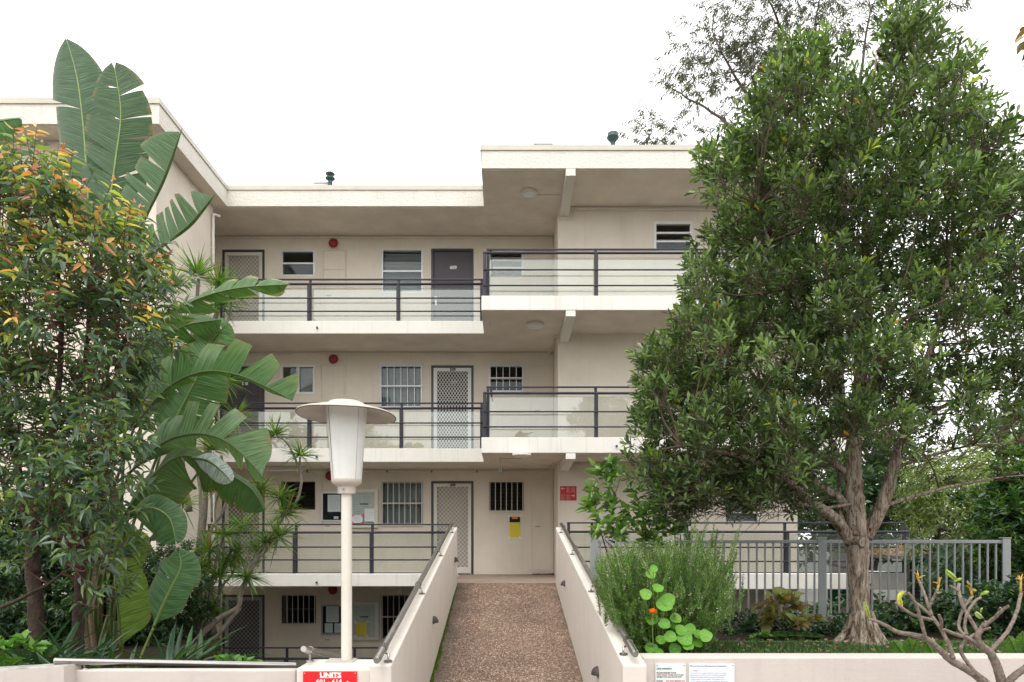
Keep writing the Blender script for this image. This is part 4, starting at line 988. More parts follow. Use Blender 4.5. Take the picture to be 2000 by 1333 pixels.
prt = [(0.0, zl(784)), (0.115, zl(785)), (0.135, zl(786.5)), (0.140, zl(789)), (0.156, zl(790)), (0.162, zl(794)), (0.19, zl(795.5)), (0.26, zl(798)), (0.33, zl(803)), (0.375, zl(806)), (0.393, zl(808.5)), (0.394, zl(810))]
prb = [(0.388, zl(811)), (0.33, zl(807)), (0.26, zl(802)), (0.17, zl(797)), (0.0, zl(796))]
m.lathe(prt+prb, (LX, LY, 0), 48)
# the hat is bent: its right side droops, the left edge lifts
m.v = [(v[0], v[1], v[2]-0.012*(v[0]-LX)/0.39-0.035*max(0, abs(v[0]-LX)/0.39-0.25)*((v[1]-LY)/0.39+0.4)) for v in m.v]
m.build('hat', 'lamp_metal', t, smooth='all')
rm = MB().tube([(LX+0.392*math.cos(a), LY+0.392*math.sin(a), zl(810.5)-0.012*math.cos(a)-0.035*max(0, abs(math.cos(a))-0.25)*(math.sin(a)+0.4)) for a in [2*math.pi*k/48 for k in range(49)]], 0.0035, 6).build('rim', 'lamp_rust', t)
MB().lathe([(0.0, zl(781.5)), (0.012, zl(782)), (0.012, zl(785))], (LX, LY, 0), 10).build('finial', 'lamp_metal', t, smooth='all')
# steel handrails by the left wall and the stair
t = thing('handrail', 'long steel handrail on the low wall at the left', 'handrail', (PX(105, 5.6), 5.6, 0.62))
a, b = Vector(P(108, 1291.5, 5.5)), Vector(P(577, 1300.5, 6.3))
dd = (b-a).normalized()
MB().tube([a-dd*0.012, a, b], [0.018, 0.030, 0.030], 16).build('tube', 'steel', t, smooth=True)
for fx in (0.105, 0.63, 0.9):
    p = a.lerp(b, fx)
    MB().tube([p-dd*0.012, p+dd*0.012], 0.031, 16).build('collar', 'steel', t, smooth=True)
    if fx < 0.2: MB().tube([(p.x, p.y, p.z-0.025), (p.x, p.y+0.02, 0.62)], 0.009, 8).build('bracket', 'steel', t); MB().lathe([(0.028, 0.627), (0.03, 0.621)], (p.x, p.y+0.02, 0), 12).build('base_plate', 'steel', t)
    else: MB().tube([(p.x, p.y, p.z-0.025), (p.x, p.y, -0.4)], 0.010, 8).build('bracket', 'steel', t)
t = thing('handrail', 'short steel stair handrail sloping down behind the lamp post', 'handrail', (PX(592, 5.5), 5.5, 0.66))
a, b = Vector(P(594, 1268, 5.5)), Vector(P(722, 1296, 9.2)); dd = (b-a).normalized()
MB().tube([a-dd*0.02, a, b], [0.018, 0.0285, 0.0285], 16).build('tube', 'steel', t, smooth=True)
MB().tube([a-dd*0.022, a+dd*0.04], [0.022, 0.031], 16).build('end_cap', 'steel', t, smooth=True)
p = a.lerp(b, 0.055); MB().tube([p-dd*0.012, p+dd*0.012], 0.033, 16).build('collar', 'steel', t, smooth=True)
MB().tube([(p.x, p.y, p.z-0.028), (p.x, p.y, 0.663)], 0.010, 8).build('bracket', 'steel', t); MB().lathe([(0.03, 0.672), (0.032, 0.664)], (p.x, p.y, 0), 12).build('base_plate', 'steel', t)
MB().tube([(b.x, b.y, b.z-0.02), (b.x, b.y, -1.4)], 0.02, 8).build('post', 'steel', t)

# ================================================================== metal fence behind the lawn
YF = 9.0
t = thing('metal_fence', 'grey tubular picket fence behind the big tree', 'fence', (PX(1600, YF), YF, 0.58))
zt, zb = PZ(1057, YF), 0.66
fx0, fx1 = PX(1155, YF), PX(1968, YF)
MB().box(fx0, fx1, YF-0.02, YF+0.02, zt-0.03, zt+0.012).build('top_rail', 'fence_grey', t, bevel=0.004)
MB().box(fx0, fx1, YF-0.018, YF+0.018, zb, zb+0.03).build('bottom_rail', 'fence_grey', t)
pk = MB().box(-0.0095, 0.0095, -0.0095, 0.0095, 0, zt-0.03-zb-0.031).mesh('picket'); pk.materials.append(MATS['fence_grey'])
x = fx0+0.11
posts_px = [PX(1160, YF), PX(1604, YF), PX(1962, YF)]
while x < fx1-0.05:
    if all(abs(x-p) > 0.05 for p in posts_px): link('picket', pk, t, (x, YF, zb+0.0305))
    x += 0.1035
for p in posts_px:
    MB().box(p-0.05, p+0.05, YF-0.045, YF-0.0205, 0.58, zt+0.03).box(p-0.055, p+0.055, YF-0.05, YF+0.03, zt+0.031, zt+0.045).build('post', 'fence_grey', t, bevel=0.004)
# timber edging of the shrub bed
tg = thing('timber_edging', 'weathered timber edging between lawn and shrub bed', 'edging', (PX(1600, 7.3), 7.29, 0.58))
for a, b in ((1320, 1475), (1477, 1700), (1703, 1900), (1903, 2100)):
    MB().box(PX(a, 7.29), PX(b, 7.29), 7.27, 7.32, 0.50, PZ(1253, 7.27)).build('plank', 'timber', tg, bevel=0.006)
# old shed roof among the shrubs at the right
tg = thing('garden_shed', 'low weathered shed roof among the shrubs right of the walkway', 'shed', (6.9, 11.8, 0.5))
y0_, y1_ = 11.6, 13.6; xs0, xs1 = PX(1782, y0_), PX(1938, y0_)
MB().hexa([(xs0, y0_, 1.33), (xs1, y0_, 1.56), (xs1, y1_, 1.62), (xs0, y1_, 1.36), (xs0, y0_, 1.39), (xs1, y0_, 1.62), (xs1, y1_, 1.66), (xs0, y1_, 1.42)]).build('roof', 'timber', tg)
MB().box(xs0+0.1, xs1-0.1, y0_+0.25, y0_+0.35, 0.586, 1.40).build('wall', 'frame_dark', tg)
N = 300; u = RNG.uniform(0, 1, N); v = RNG.uniform(0, 1, N)
leafcloud('leaf_litter', 'leaf_dull', tg, np.stack([xs0+(xs1-xs0)*u, y0_+(y1_-y0_)*v, 1.395+0.23*u+0.035*v], 1), RNG.normal(size=(N, 3))*np.array([1, 1, 0.2]), 0.09, 0.05, pal([(0.25, 0.12, 0.06), (0.16, 0.10, 0.06), (0.3, 0.2, 0.1)], N), 'ovate')
# ================================================================== vegetation
# ---- giant paddle-leaved plant at the left
def bladef(t):
    return (1-(1-np.minimum(t/0.28, 1))**2)**0.55*np.maximum(1-np.maximum((t-0.52)/0.48, 0)**2.6, 0)**0.55
def paddle(plant, path, wl, wr, phl=10, phr=10, curl=25, cl=(), cr=(), col=(0.05, 0.11, 0.04), col2=None, droop=0.0, mid='stalk', wiggle=6, tipcol=None, gap=0.10, fwd=0.13, r0=0.016, shape=None):
    pts = smooth_path(path, 12); W3 = np.array([P(p[0], p[1], p[2]) for p in pts]); n = len(W3); Ym = float(np.mean([p[2] for p in pts])); px = Ym/FPX
    seg = np.linalg.norm(np.diff(W3, axis=0), axis=1); s_ = np.concatenate([[0], np.cumsum(seg)]); Ltot = s_[-1]; tt = s_/Ltot
    def at(t):
        t = np.clip(t, 0, 1); return np.stack([np.interp(t, tt, W3[:, k]) for k in range(3)], -1)
    bf = shape or bladef
    V, F, UV, C = [], [], [], []
    for side, w, ph, cuts in ((1, wl, phl, cl), (-1, wr, phr, cr)):
        w *= px
        if w < 0.004: continue
        b = [0.0]+sorted(cuts)+[1.0]
        for k in range(len(b)-1):
            ta, tb = b[k], b[k+1]; M = max(4, int((tb-ta)*46)+2); K = 6; tm = (ta+tb)/2
            gk = random.uniform(0.5, 1.7); dphi = random.uniform(-wiggle, wiggle)*(2.2 if len(b) > 4 else 1); dw = random.uniform(0.9, 1.05) if len(b) > 2 else 1.0; dt = random.uniform(-0.012, 0.02) if len(b) > 2 else 0
            base = len(V)
            for i in range(M):
                t = ta+(tb-ta)*i/(M-1)
                p = at(np.array([t]))[0]; T = at(np.array([min(t+0.02, 1)]))[0]-at(np.array([max(t-0.02, 0)]))[0]; T /= np.linalg.norm(T)+1e-9
                N = np.array([0, -1.0, 0]); N = N-T*N.dot(T); N /= np.linalg.norm(N)+1e-9; Sd = np.cross(N, T)*side
                wt = w*float(bf(np.array(min(max(t, 0.002), 0.999))))*dw
                rag = random.uniform(0.97, 1.0)
                q = p.copy()
                for j in range(K+1):
                    v = j/K
                    a = R(ph+dphi*v+curl*v*v); D = Sd*math.cos(a)-N*math.sin(a)
                    if j: q = q+D*wt/K*(rag if j == K else 1)
                    tsh = (tm-t)*gap*2.0*gk*(v**1.2)*(1.0 if (len(b) > 2) else 0.0)+(fwd+dt)*v*(1-t*0.6)
                    o = q+T*tsh*Ltot+np.array([0, 0, -droop*w*v*v])
                    V.append(o); UV.append((t*Ltot, v))
                    c = np.array(col)*(0.92+0.16*random.random())
                    if col2 is not None: c = c*(1-v**2*0.8)+np.array(col2)*v**2*0.8
                    if tipcol is not None and v > 0.7 and (t > 0.6 or random.random() < 0.3): c = c*0.35+np.array(tipcol)*0.65
                    if j == K and random.random() < 0.55: c = c*0.3+np.array((0.20, 0.13, 0.05))*0.7
                    C.append((*c, 1))
            for i in range(M-1):
                for j in range(K):
                    a_ = base+i*(K+1)+j; f = (a_, a_+1, a_+K+2, a_+K+1); F.append(f if side < 0 else f[::-1])
    me = fast_mesh('leaf', np.array(V)-np.array(ORG[plant]), np.array(F)); me.materials.append(MATS['leaf_paddle'])
    ca = me.color_attributes.new('tint', 'FLOAT_COLOR', 'POINT'); ca.data.foreach_set('color', np.array(C, np.float32).ravel())
    ul = me.uv_layers.new(name='UVMap'); li = np.empty(len(me.loops), np.int32); me.loops.foreach_get('vertex_index', li)
    ul.data.foreach_set('uv', np.array(UV, np.float32)[li].ravel())
    for p in me.polygons: p.use_smooth = True
    o = bpy.data.objects.new('leaf', me); COL.objects.link(o); o.parent = plant; ORG[o] = ORG[plant]
    mb = MB(); mb.tube(W3[::2], np.linspace(r0, 0.003, len(W3[::2])), 6); mb.build('midrib', mid, o, smooth='all')
    return W3[0]
GP = thing('giant_strelitzia', 'tall plant with giant torn paddle leaves at the left of the building', 'plant', (PX(205, 8.8), 8.8, 0.02))
DG, MG, LG, YG, PG = (0.055, 0.125, 0.045), (0.075, 0.155, 0.045), (0.125, 0.225, 0.05), (0.19, 0.24, 0.03), (0.20, 0.27, 0.17)
starts = []
def gp(*a, **k): starts.append(paddle(GP, *a, **k))
gp([(178, 500, 9.0), (172, 380, 9.0), (163, 250, 9.05), (150, 150, 9.1), (130, 78, 9.15)], 74, 56, 12, 30, 18, (0.30, 0.42, 0.66), (0.5,), col=(0.040, 0.088, 0.040), mid='pale_stalk', gap=0.07, wiggle=3)
gp([(196, 520, 8.7), (212, 410, 8.7), (226, 310, 8.7), (236, 220, 8.7), (224, 134, 8.7)], 84, 62, 8, 22, 14, (0.30, 0.45, 0.56, 0.74, 0.9), (0.32, 0.44, 0.55, 0.64, 0.74, 0.86), col=(0.036, 0.082, 0.030), mid='pale_stalk', gap=0.10, wiggle=4)
gp([(240, 520, 8.4), (280, 430, 8.4), (318, 350, 8.4), (351, 262, 8.4)], 88, 7, 8, 70, 20, (0.35, 0.47, 0.56, 0.72), (), col=(0.036, 0.092, 0.022), gap=0.12)
gp([(262, 530, 8.3), (310, 485, 8.3), (368, 440, 8.3), (414, 386, 8.3)], 68, 7, 5, 70, 20, (0.2, 0.34, 0.45, 0.55, 0.66, 0.8), (), col=(0.036, 0.09, 0.02), gap=0.20, wiggle=9)
gp([(225, 735, 8.2), (290, 655, 8.1), (365, 595, 8.1), (455, 565, 8.1), (562, 556, 8.1)], 40, 34, 25, 45, 40, (0.2, 0.34, 0.45, 0.55, 0.63, 0.72, 0.84), (0.25, 0.42, 0.56, 0.66, 0.8), col=MG, tipcol=(0.34, 0.30, 0.20), gap=0.24, wiggle=20, droop=0.25)
gp([(345, 790, 8.7), (380, 720, 8.7), (420, 662, 8.7), (442, 634, 8.7)], 42, 38, 6, 6, 10, (0.93,), (0.78,), col=(0.085, 0.17, 0.065), gap=0.12)
gp([(262, 835, 8.0), (325, 760, 7.9), (395, 727, 7.9), (465, 733, 7.9), (528, 760, 7.9), (570, 783, 7.9)], 66, 24, 10, 60, 30, (0.22, 0.32, 0.42, 0.54, 0.68, 0.84), (0.4, 0.6), col=(0.06, 0.14, 0.04), col2=(0.10, 0.17, 0.03), tipcol=None, gap=0.22, wiggle=16)
gp([(315, 880, 8.5), (345, 815, 8.5), (378, 750, 8.5), (402, 700, 8.5)], 66, 66, 8, 8, 12, (0.55,), (0.42, 0.6), col=(0.066, 0.15, 0.05), gap=0.04, wiggle=3, mid='pale_stalk')
gp([(252, 925, 7.8), (320, 865, 7.7), (385, 848, 7.7), (440, 862, 7.7), (485, 900, 7.7), (515, 935, 7.7)], 66, 42, 15, 30, 25, (0.16, 0.28, 0.38, 0.47, 0.55, 0.66), (0.5, 0.66, 0.82), col=(0.105, 0.185, 0.085), col2=(0.16, 0.24, 0.13), gap=0.22, wiggle=16)
gp([(225, 1035, 7.7), (275, 960, 7.6), (325, 905, 7.6), (375, 892, 7.6), (445, 935, 7.6)], 16, 74, 30, 15, 15, (0.45,), (0.66,), col=(0.055, 0.105, 0.03), gap=0.10)
gp([(375, 895, 7.55), (405, 900, 7.5), (430, 918, 7.5), (449, 938, 7.5)], 20, 26, 30, 5, 10, (), (), col=(0.27, 0.33, 0.30), gap=0.0)
gp([(252, 1002, 7.4), (295, 992, 7.3), (330, 1012, 7.3), (343, 1056, 7.3)], 30, 62, 20, 5, 20, (), (), col=(0.075, 0.16, 0.065), gap=0.0, mid='pale_stalk')
gp([(400, 905, 8.8), (445, 925, 8.8), (490, 955, 8.8), (514, 992, 8.8)], 10, 54, 40, 10, 10, (), (0.5,), col=(0.04, 0.095, 0.022), gap=0.02)
gp([(206, 1010, 7.9), (212, 1060, 7.9), (222, 1100, 7.9), (250, 1130, 7.9)], 74, 14, 8, 40, 15, (), (), col=(0.10, 0.175, 0.025), gap=0.0)
gp([(236, 1268, 7.6), (232, 1200, 7.6), (226, 1140, 7.6), (228, 1095, 7.6)], 8, 60, 40, 5, 10, (), (), col=(0.13, 0.22, 0.03), gap=0.0)
gp([(300, 1225, 7.2), (326, 1165, 7.15), (352, 1110, 7.15), (350, 1082, 7.15)], 50, 42, 10, 10, 20, (0.62,), (0.6,), col=(0.075, 0.165, 0.07), gap=0.02, wiggle=8, mid='pale_stalk')
gp([(-90, 270, 8.8), (-30, 243, 8.8), (38, 232, 8.8)], 10, 38, 30, 10, 20, (), (0.5,), col=(0.05, 0.12, 0.035), gap=0.05)
gp([(230, 750, 8.6), (280, 690, 8.6), (350, 640, 8.6), (430, 625, 8.6)], 26, 40, 20, 20, 30, (0.4, 0.6), (0.3, 0.5, 0.7), col=(0.05, 0.11, 0.03), gap=0.25, wiggle=14)
gp([(210, 870, 8.4), (250, 800, 8.4), (300, 735, 8.4), (322, 690, 8.4)], 46, 46, 10, 10, 20, (0.5,), (0.5, 0.7), col=(0.055, 0.12, 0.045), gap=0.12)
mb_base = [P(190, 1290, 8.6), P(212, 1290, 8.8), P(175, 1288, 8.9), P(232, 1290, 8.4)]
for k, s0 in enumerate(starts):
    if k == 10: continue
    b = Vector(mb_base[k % 4]) if k != 15 else Vector(P(258, 1292, 7.25)); s0 = Vector(s0); b.z = 0.0
    mid1 = b.lerp(s0, 0.45); mid1.x = b.x+(s0.x-b.x)*0.25
    m = MB(); q = smooth_path([tuple(b), tuple(mid1), tuple(s0)], 7); m.tube(q, np.linspace(0.024 if k != 15 else 0.014, 0.015 if k != 15 else 0.010, len(q)), 7); m.build('petiole', 'stalk' if k != 15 else 'pale_stalk', GP, smooth='all')
for k, (x, r_) in enumerate(((178, 0.10), (206, 0.085), (160, 0.07))):
    c = P(x, 1290, 8.7+0.2*k); m = MB(); q = smooth_path([(c[0], c[1], 0.0), (c[0]+0.05, c[1], 0.7), (c[0]+0.08, c[1], 1.5), (c[0]+0.12, c[1], 2.3)], 6); m.tube(q, np.linspace(r_, r_*0.6, len(q)), 10); m.build('stem', 'dry_sheath', GP, smooth='all')
for k in range(9):     # dead hanging sheaths and cut stalks round the foot
    x = random.uniform(165, 245); Y = random.uniform(7.6, 8.3); h = random.uniform(0.35, 0.95); c = P(x, 1290, Y); m = MB()
    q = smooth_path([(c[0], Y, 0.0), (c[0]+random.uniform(-0.06, 0.06), Y, h*0.5), (c[0]+random.uniform(-0.1, 0.12), Y-0.03, h)], 5); m.tube(q, np.linspace(0.035, 0.02, len(q)), 6); m.build('old_sheath', 'dry_sheath' if k % 3 else 'stalk', GP, smooth=True)

# ---- dragon trees with spiky rosettes
def rosette(parent, c, size, n=72, upb=0.35, name='leaf_rosette'):
    d = rsph(n); d[:, 2] = d[:, 2]*0.75+upb; d = nrm(d); L = size*RNG.uniform(0.75, 1.3, n)
    col = pal([(0.10, 0.20, 0.03), (0.07, 0.16, 0.03), (0.15, 0.26, 0.04), (0.05, 0.11, 0.03)], n)
    dead = RNG.uniform(size=n) < 0.05; col[dead] = (0.30, 0.19, 0.08)
    return leafcloud(name, 'leaf', parent, np.array(c)+d*0.012+RNG.normal(0, 0.01, (n, 3)), d, L, 0.017*RNG.uniform(0.8, 1.2, n), col, 'spike', jitter=0.25, kind=None)
def dracaena(label, Y, stems, heads):
    x0, y0 = stems[0][0][0], stems[0][0][1]; t = thing('dragon_tree', label, 'dragon tree', P(x0, y0, Y), group='dragon trees beside the strelitzia')
    for s_ in stems:
        m = MB(); limb(m, [(p[0], p[1], Y+(p[3] if len(p) > 3 else 0), p[2]) for p in s_], 7, 5, 0.004); m.build('stem', 'grey_bark', t, smooth='all')
    for h in heads: rosette(t, P(h[0], h[1], Y+(h[3] if len(h) > 3 else 0)), h[2], upb=(h[4] if len(h) > 4 else 0.35))
dracaena('leaning dragon tree with spiky heads in front of the left gallery', 9.6,
         [[(372, 1275, .05), (393, 1241, .045), (429, 1208, .04), (465, 1187, .035), (471, 1153, .03), (484, 1125, .022)],
          [(392, 1282, .035), (430, 1235, .03), (468, 1188, .028)],
          [(468, 1170, .03), (497, 1100, .026), (520, 1075, .024), (541, 1052, .02)], [(490, 1110, .022), (512, 1070, .02), (535, 1040, .018), (555, 1008, .016)],
          [(548, 1010, .016), (573, 990, .018), (586, 960, .018), (588, 930, .017), (580, 905, .016), (562, 868, .014), (540, 850, .013)], [(588, 935, .012), (586, 905, .012), (586, 893, .012)],
          [(552, 1005, .014), (545, 985, .012), (547, 970, .012)], [(480, 1125, .012), (486, 1080, .010), (492, 1040, .010), (503, 995, .010), (508, 965, .010)]],
         [(483, 1128, .33), (543, 1050, .36), (557, 1004, .30), (547, 972, .28), (537, 850, .27, 0, .5), (587, 892, .27, 0, .5), (510, 955, .28, 0, .3), (520, 1060, .25)])
dracaena('tall dragon tree with pale trunks against the wing wall', 10.6,
         [[(398, 1260, .055), (388, 1130, .05), (398, 1010, .05), (403, 900, .045), (410, 760, .035), (418, 640, .03), (425, 600, .025)],
          [(378, 1250, .045), (385, 1100, .04), (393, 1000, .035), (388, 930, .03), (372, 880, .025)], [(398, 1090, .03), (410, 1040, .025), (440, 990, .022), (443, 940, .02), (432, 890, .018)],
          [(370, 1000, .05), (355, 900, .045), (360, 760, .04), (378, 640, .03), (388, 545, .025)], [(415, 1020, .018), (412, 960, .016), (412, 905, .015)], [(425, 660, .02), (448, 620, .018), (452, 585, .015)]],
         [(386, 540, .42, 0, .75), (432, 598, .36, -.1), (360, 640, .36), (405, 660, .40, -.3), (452, 575, .34), (415, 880, .34, -.2), (356, 985, .36, -.6), (436, 850, .34, -.3), (460, 815, .34, .2), (395, 720, .36), (340, 560, .36, 0, .7), (440, 745, .36), (425, 560, .34, .1, .8)])
dracaena('slender dragon tree with several heads in front of the left screen door', 10.2,
         [[(400, 1270, .03), (425, 1190, .026), (432, 1120, .022), (452, 1075, .018), (470, 1035, .014)], [(428, 1150, .018), (455, 1120, .016), (462, 1085, .013)], [(432, 1120, .016), (420, 1010, .014), (428, 960, .012)]],
         [(472, 1030, .30), (464, 1082, .28), (430, 955, .32), (446, 1100, .28), (505, 1075, .26, -.3)])
dracaena('low dragon tree with dense heads at the corner of the wing wall', 9.9,
         [[(398, 1262, .03), (405, 1200, .028), (416, 1130, .022), (424, 1090, .018), (436, 1050, .016)], [(392, 1265, .03), (385, 1190, .026), (390, 1130, .022)], [(402, 1220, .022), (425, 1170, .02), (440, 1135, .018)]],
         [(438, 1046, .28), (392, 1110, .36), (408, 1075, .34), (402, 1150, .38), (428, 1128, .34), (385, 1185, .34), (412, 1200, .30)])

# ---- leafy shoots: branches with leaves along them
def shoots(clumps, axis, per, rad, length, nleaf, lean, leafL, leafW, colfn, hang=0.3, spread=0.9):
    """clumps: world centres (n,3). Returns leaf arrays and twig ends."""
    Pp, D, C, A, Bq, LL = [], [], [], [], [], []
    for c, dens in clumps:
        c = np.array(c); ctint = random.uniform(0.78, 1.25)
        k = max(1, int(per*dens))
        off_ = rsph(k)*(RNG.uniform(0.25, 1, (k, 1))**0.5)*rad
        out = c-np.array([axis[0], axis[1], c[2]-0.15]); out = out/(np.linalg.norm(out)+1e-6)
        for o in off_:
            b = c+o; d = out*lean[0]+np.array([0, 0, lean[1]])+o/rad*0.6+RNG.normal(0, 0.35, 3); d /= np.linalg.norm(d)
            L = length*random.uniform(0.6, 1.2); e = b+d*L; fr = random.random()
            A.append(b-d*0.12); Bq.append(e)
            u = np.cross(d, [0.2, 0.1, 1.0]); u /= np.linalg.norm(u)+1e-6; w = np.cross(d, u); n = nleaf+random.randint(-2, 2)
            for q in range(n):
                s_ = 0.12+0.88*(q+random.random()*0.6)/n; an = q*2.4+random.random()*0.6
                Pp.append(b+d*L*min(s_, 1)); D.append(d*0.55+(u*math.cos(an)+w*math.sin(an))*spread*(1.15-0.5*s_)+np.array([0, 0, -hang]))
                C.append(colfn(b, s_, fr)*ctint); LL.append(random.uniform(0.75, 1.15)*(1.1-0.35*max(0, s_-0.7)/0.3))
    LL = np.array(LL)
    return np.array(Pp), np.array(D), LL*leafL, LL*leafW*RNG.uniform(0.8, 1.2, len(LL)), np.array(C), np.array(A), np.array(Bq)
def branch_tree(parent, name, m, root, clumps, r0=0.02, frac=0.5, seg=5):
    """curved boughs from the nearest root point to every clump"""
    mb = MB()
    roots = [Vector(r_[:3]) for r_ in root]
    for c, _ in clumps:
        c = Vector(c); b = min(roots, key=lambda q: (q-c).length+max(0, q.z-c.z)*0.8)
        mid_ = b.lerp(c, 0.5)+Vector((random.uniform(-.08, .08), random.uniform(-.08, .08), -0.06*(c-b).length))
        q = smooth_path([tuple(b), tuple(mid_), tuple(c)], 4); mb.tube(q, np.linspace(r0, r0*0.25, len(q)), seg)
    o = mb.build(name, m, parent, smooth='all'); o['kind'] = 'stuff'; return o

SH = thing('flame_shrub', 'large shrub with dark leaves and orange new tips at the left edge', 'shrub', (PX(110, 6.8), 6.8, 0.02))
poly = [(-60, 330), (10, 330), (40, 285), (75, 330), (120, 325), (150, 385), (215, 425), (265, 455), (300, 520), (335, 560), (330, 610), (345, 650), (300, 690), (285, 735), (305, 775), (290, 830), (262, 870), (268, 930), (245, 985), (215, 1010), (240, 1060), (205, 1100), (190, 1150), (150, 1130), (120, 1060), (40, 1010), (-60, 1010)]
cl = []
for x, y in sample_poly(poly, 150, 29, inset=26):
    Y = 6.75+random.uniform(-0.85, 0.75); cl.append((P(x, y, Y), 1.0 if y < 980 else 0.8))
for x, y in ((25, 350), (60, 370), (120, 380), (225, 470), (290, 575), (285, 620), (-10, 370), (175, 430), (200, 1090), (180, 1040), (140, 1090), (150, 1130), (215, 1150), (195, 1180), (120, 1040), (235, 1020), (60, 1090)): cl.append((P(x, y, 6.6), 0.55))
for x, y in ((38, 330), (70, 345), (105, 360), (140, 400), (190, 435), (232, 450), (262, 475), (285, 510), (310, 548), (322, 585), (8, 345), (-20, 340), (50, 400), (90, 420)): cl.append((P(x, y, 6.5+random.uniform(-.3, .2)), 0.4))
NEW = [(0.58, 0.26, 0.09), (0.42, 0.15, 0.09), (0.42, 0.37, 0.08), (0.26, 0.33, 0.06), (0.30, 0.36, 0.07), (0.54, 0.38, 0.11)]
OLD = [(0.046, 0.088, 0.05), (0.066, 0.122, 0.058), (0.095, 0.16, 0.05), (0.058, 0.105, 0.074), (0.13, 0.19, 0.052), (0.088, 0.13, 0.09)]
def colfn(b, s_, fr):
    ypx = HY-(b[2]-EYE)*FPX/b[1]; pn = np.clip((700-ypx)/450, 0.02, 0.6)
    if fr < pn and s_ > 0.72: return np.array(random.choice(NEW[:2]+NEW[5:]))*random.uniform(0.8, 1.2)
    if fr < pn and s_ > 0.42: return np.array(random.choice(NEW[2:5]+OLD[4:5]))*random.uniform(0.8, 1.2)
    return np.array(random.choice(OLD))*random.uniform(0.8, 1.25)
a = shoots(cl, (PX(90, 6.8), 6.8), 7, 0.155, 0.28, 9, (0.45, 0.55), 0.118, 0.037, colfn, hang=0.42, spread=0.85)
roots = []
for s_ in ([(72, 1290, 6.9, .075), (70, 1180, 6.9, .07), (62, 1080, 6.9, .06), (75, 960, 6.9, .045), (110, 800, 6.8, .03), (120, 600, 6.7, .02), (100, 420, 6.6, .01)],
           [(150, 1290, 7.0, .06), (155, 1180, 7.0, .055), (165, 1060, 6.9, .045), (190, 930, 6.8, .03), (220, 780, 6.7, .022), (250, 640, 6.6, .012), (280, 520, 6.6, .006)],
           [(72, 1120, 6.9, .05), (40, 950, 6.9, .035), (10, 780, 6.9, .025), (-20, 600, 6.9, .015), (30, 400, 6.8, .008)], [(165, 1060, 6.9, .03), (150, 900, 6.9, .025), (165, 700, 6.8, .018), (190, 520, 6.7, .01)],
           [(-40, 1205, 6.6, .02), (60, 1160, 6.6, .016), (120, 1120, 6.6, .010), (150, 1070, 6.6, .005)]):
    m = MB(); roots += limb(m, s_, 9, 6, 0.006); m.build('trunk', 'dark_bark', SH, smooth='all')
branch_tree(SH, 'branches', 'red_twig', roots, cl, 0.011)
twigs('twigs', 'red_twig', SH, a[5], a[6], 0.005, 0.002)
leafcloud('crown', 'leaf', SH, a[0], a[1], a[2], a[3], a[4], 'ovate', jitter=0.55)

# ---- generic leafy mass
def bush(name, label, cat, polys, Yr, base, leaf=(0.1, 0.045), cols=((0.04, 0.09, 0.03),), n=60, mind=24, per=10, rad=0.22, length=0.2, nleaf=8, lean=(0.4, 0.6), hang=0.1, m='leaf', tm='ovate', group=None, trunk='dark_bark', r0=0.03, w=None, spread=0.9, twig='twig'):
    t = thing(name, label, cat, base, group); c = []
    for po in polys:
        for x, y in sample_poly(po, n, mind): c.append((P(x, y, random.uniform(*Yr)), 1.0))
    if not c: return t
    cc = np.array(cols); ww = None if w is None else np.array(w)/sum(w)
    fn = lambda b, s_, fr: cc[np.random.choice(len(cc), p=ww)]*random.uniform(0.75, 1.25)
    a = shoots(c, (base[0], base[1]), per, rad, length, nleaf, lean, leaf[0], leaf[1], fn, hang, spread)
    top = max(q[0][2] for q in c); mb = MB(); roots = []
    for k in range(3):
        bx, by = base[0]+random.uniform(-.12, .12), base[1]+random.uniform(-.1, .1); q = random.choice(c)[0]
        pts = smooth_path([(bx, by, base[2]), (bx*0.7+q[0]*0.3, by*0.7+q[1]*0.3, base[2]*0.6+q[2]*0.4), q], 6); mb.tube(pts, np.linspace(r0, r0*0.25, len(pts)), 6); roots += [tuple(p) for p in pts]
    mb.build('trunk', trunk, t, smooth='all')
    branch_tree(t, 'branches', twig, roots, c, r0*0.4, seg=4)
    leafcloud('crown', m, t, a[0], a[1], a[2], a[3], a[4], tm, jitter=0.6)
    return t
np.random.seed(5)
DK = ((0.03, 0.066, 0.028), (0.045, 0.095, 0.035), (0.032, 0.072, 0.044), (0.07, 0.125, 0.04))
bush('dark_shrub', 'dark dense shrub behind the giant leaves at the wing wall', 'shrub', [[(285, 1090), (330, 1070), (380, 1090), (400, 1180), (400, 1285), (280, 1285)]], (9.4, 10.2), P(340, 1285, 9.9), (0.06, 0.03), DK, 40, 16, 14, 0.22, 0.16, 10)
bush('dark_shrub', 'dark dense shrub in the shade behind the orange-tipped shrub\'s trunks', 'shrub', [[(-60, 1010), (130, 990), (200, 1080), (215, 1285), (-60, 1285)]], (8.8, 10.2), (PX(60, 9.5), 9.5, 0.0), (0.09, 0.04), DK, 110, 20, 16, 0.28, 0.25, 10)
bush('dark_shrub', 'low dark shrub between the paddle plant and the dragon trees', 'shrub', [[(215, 1130), (300, 1110), (330, 1285), (215, 1285)]], (8.9, 9.6), (PX(265, 9.3), 9.3, 0.0), (0.08, 0.035), DK, 30, 22, 13, 0.24, 0.2, 9)
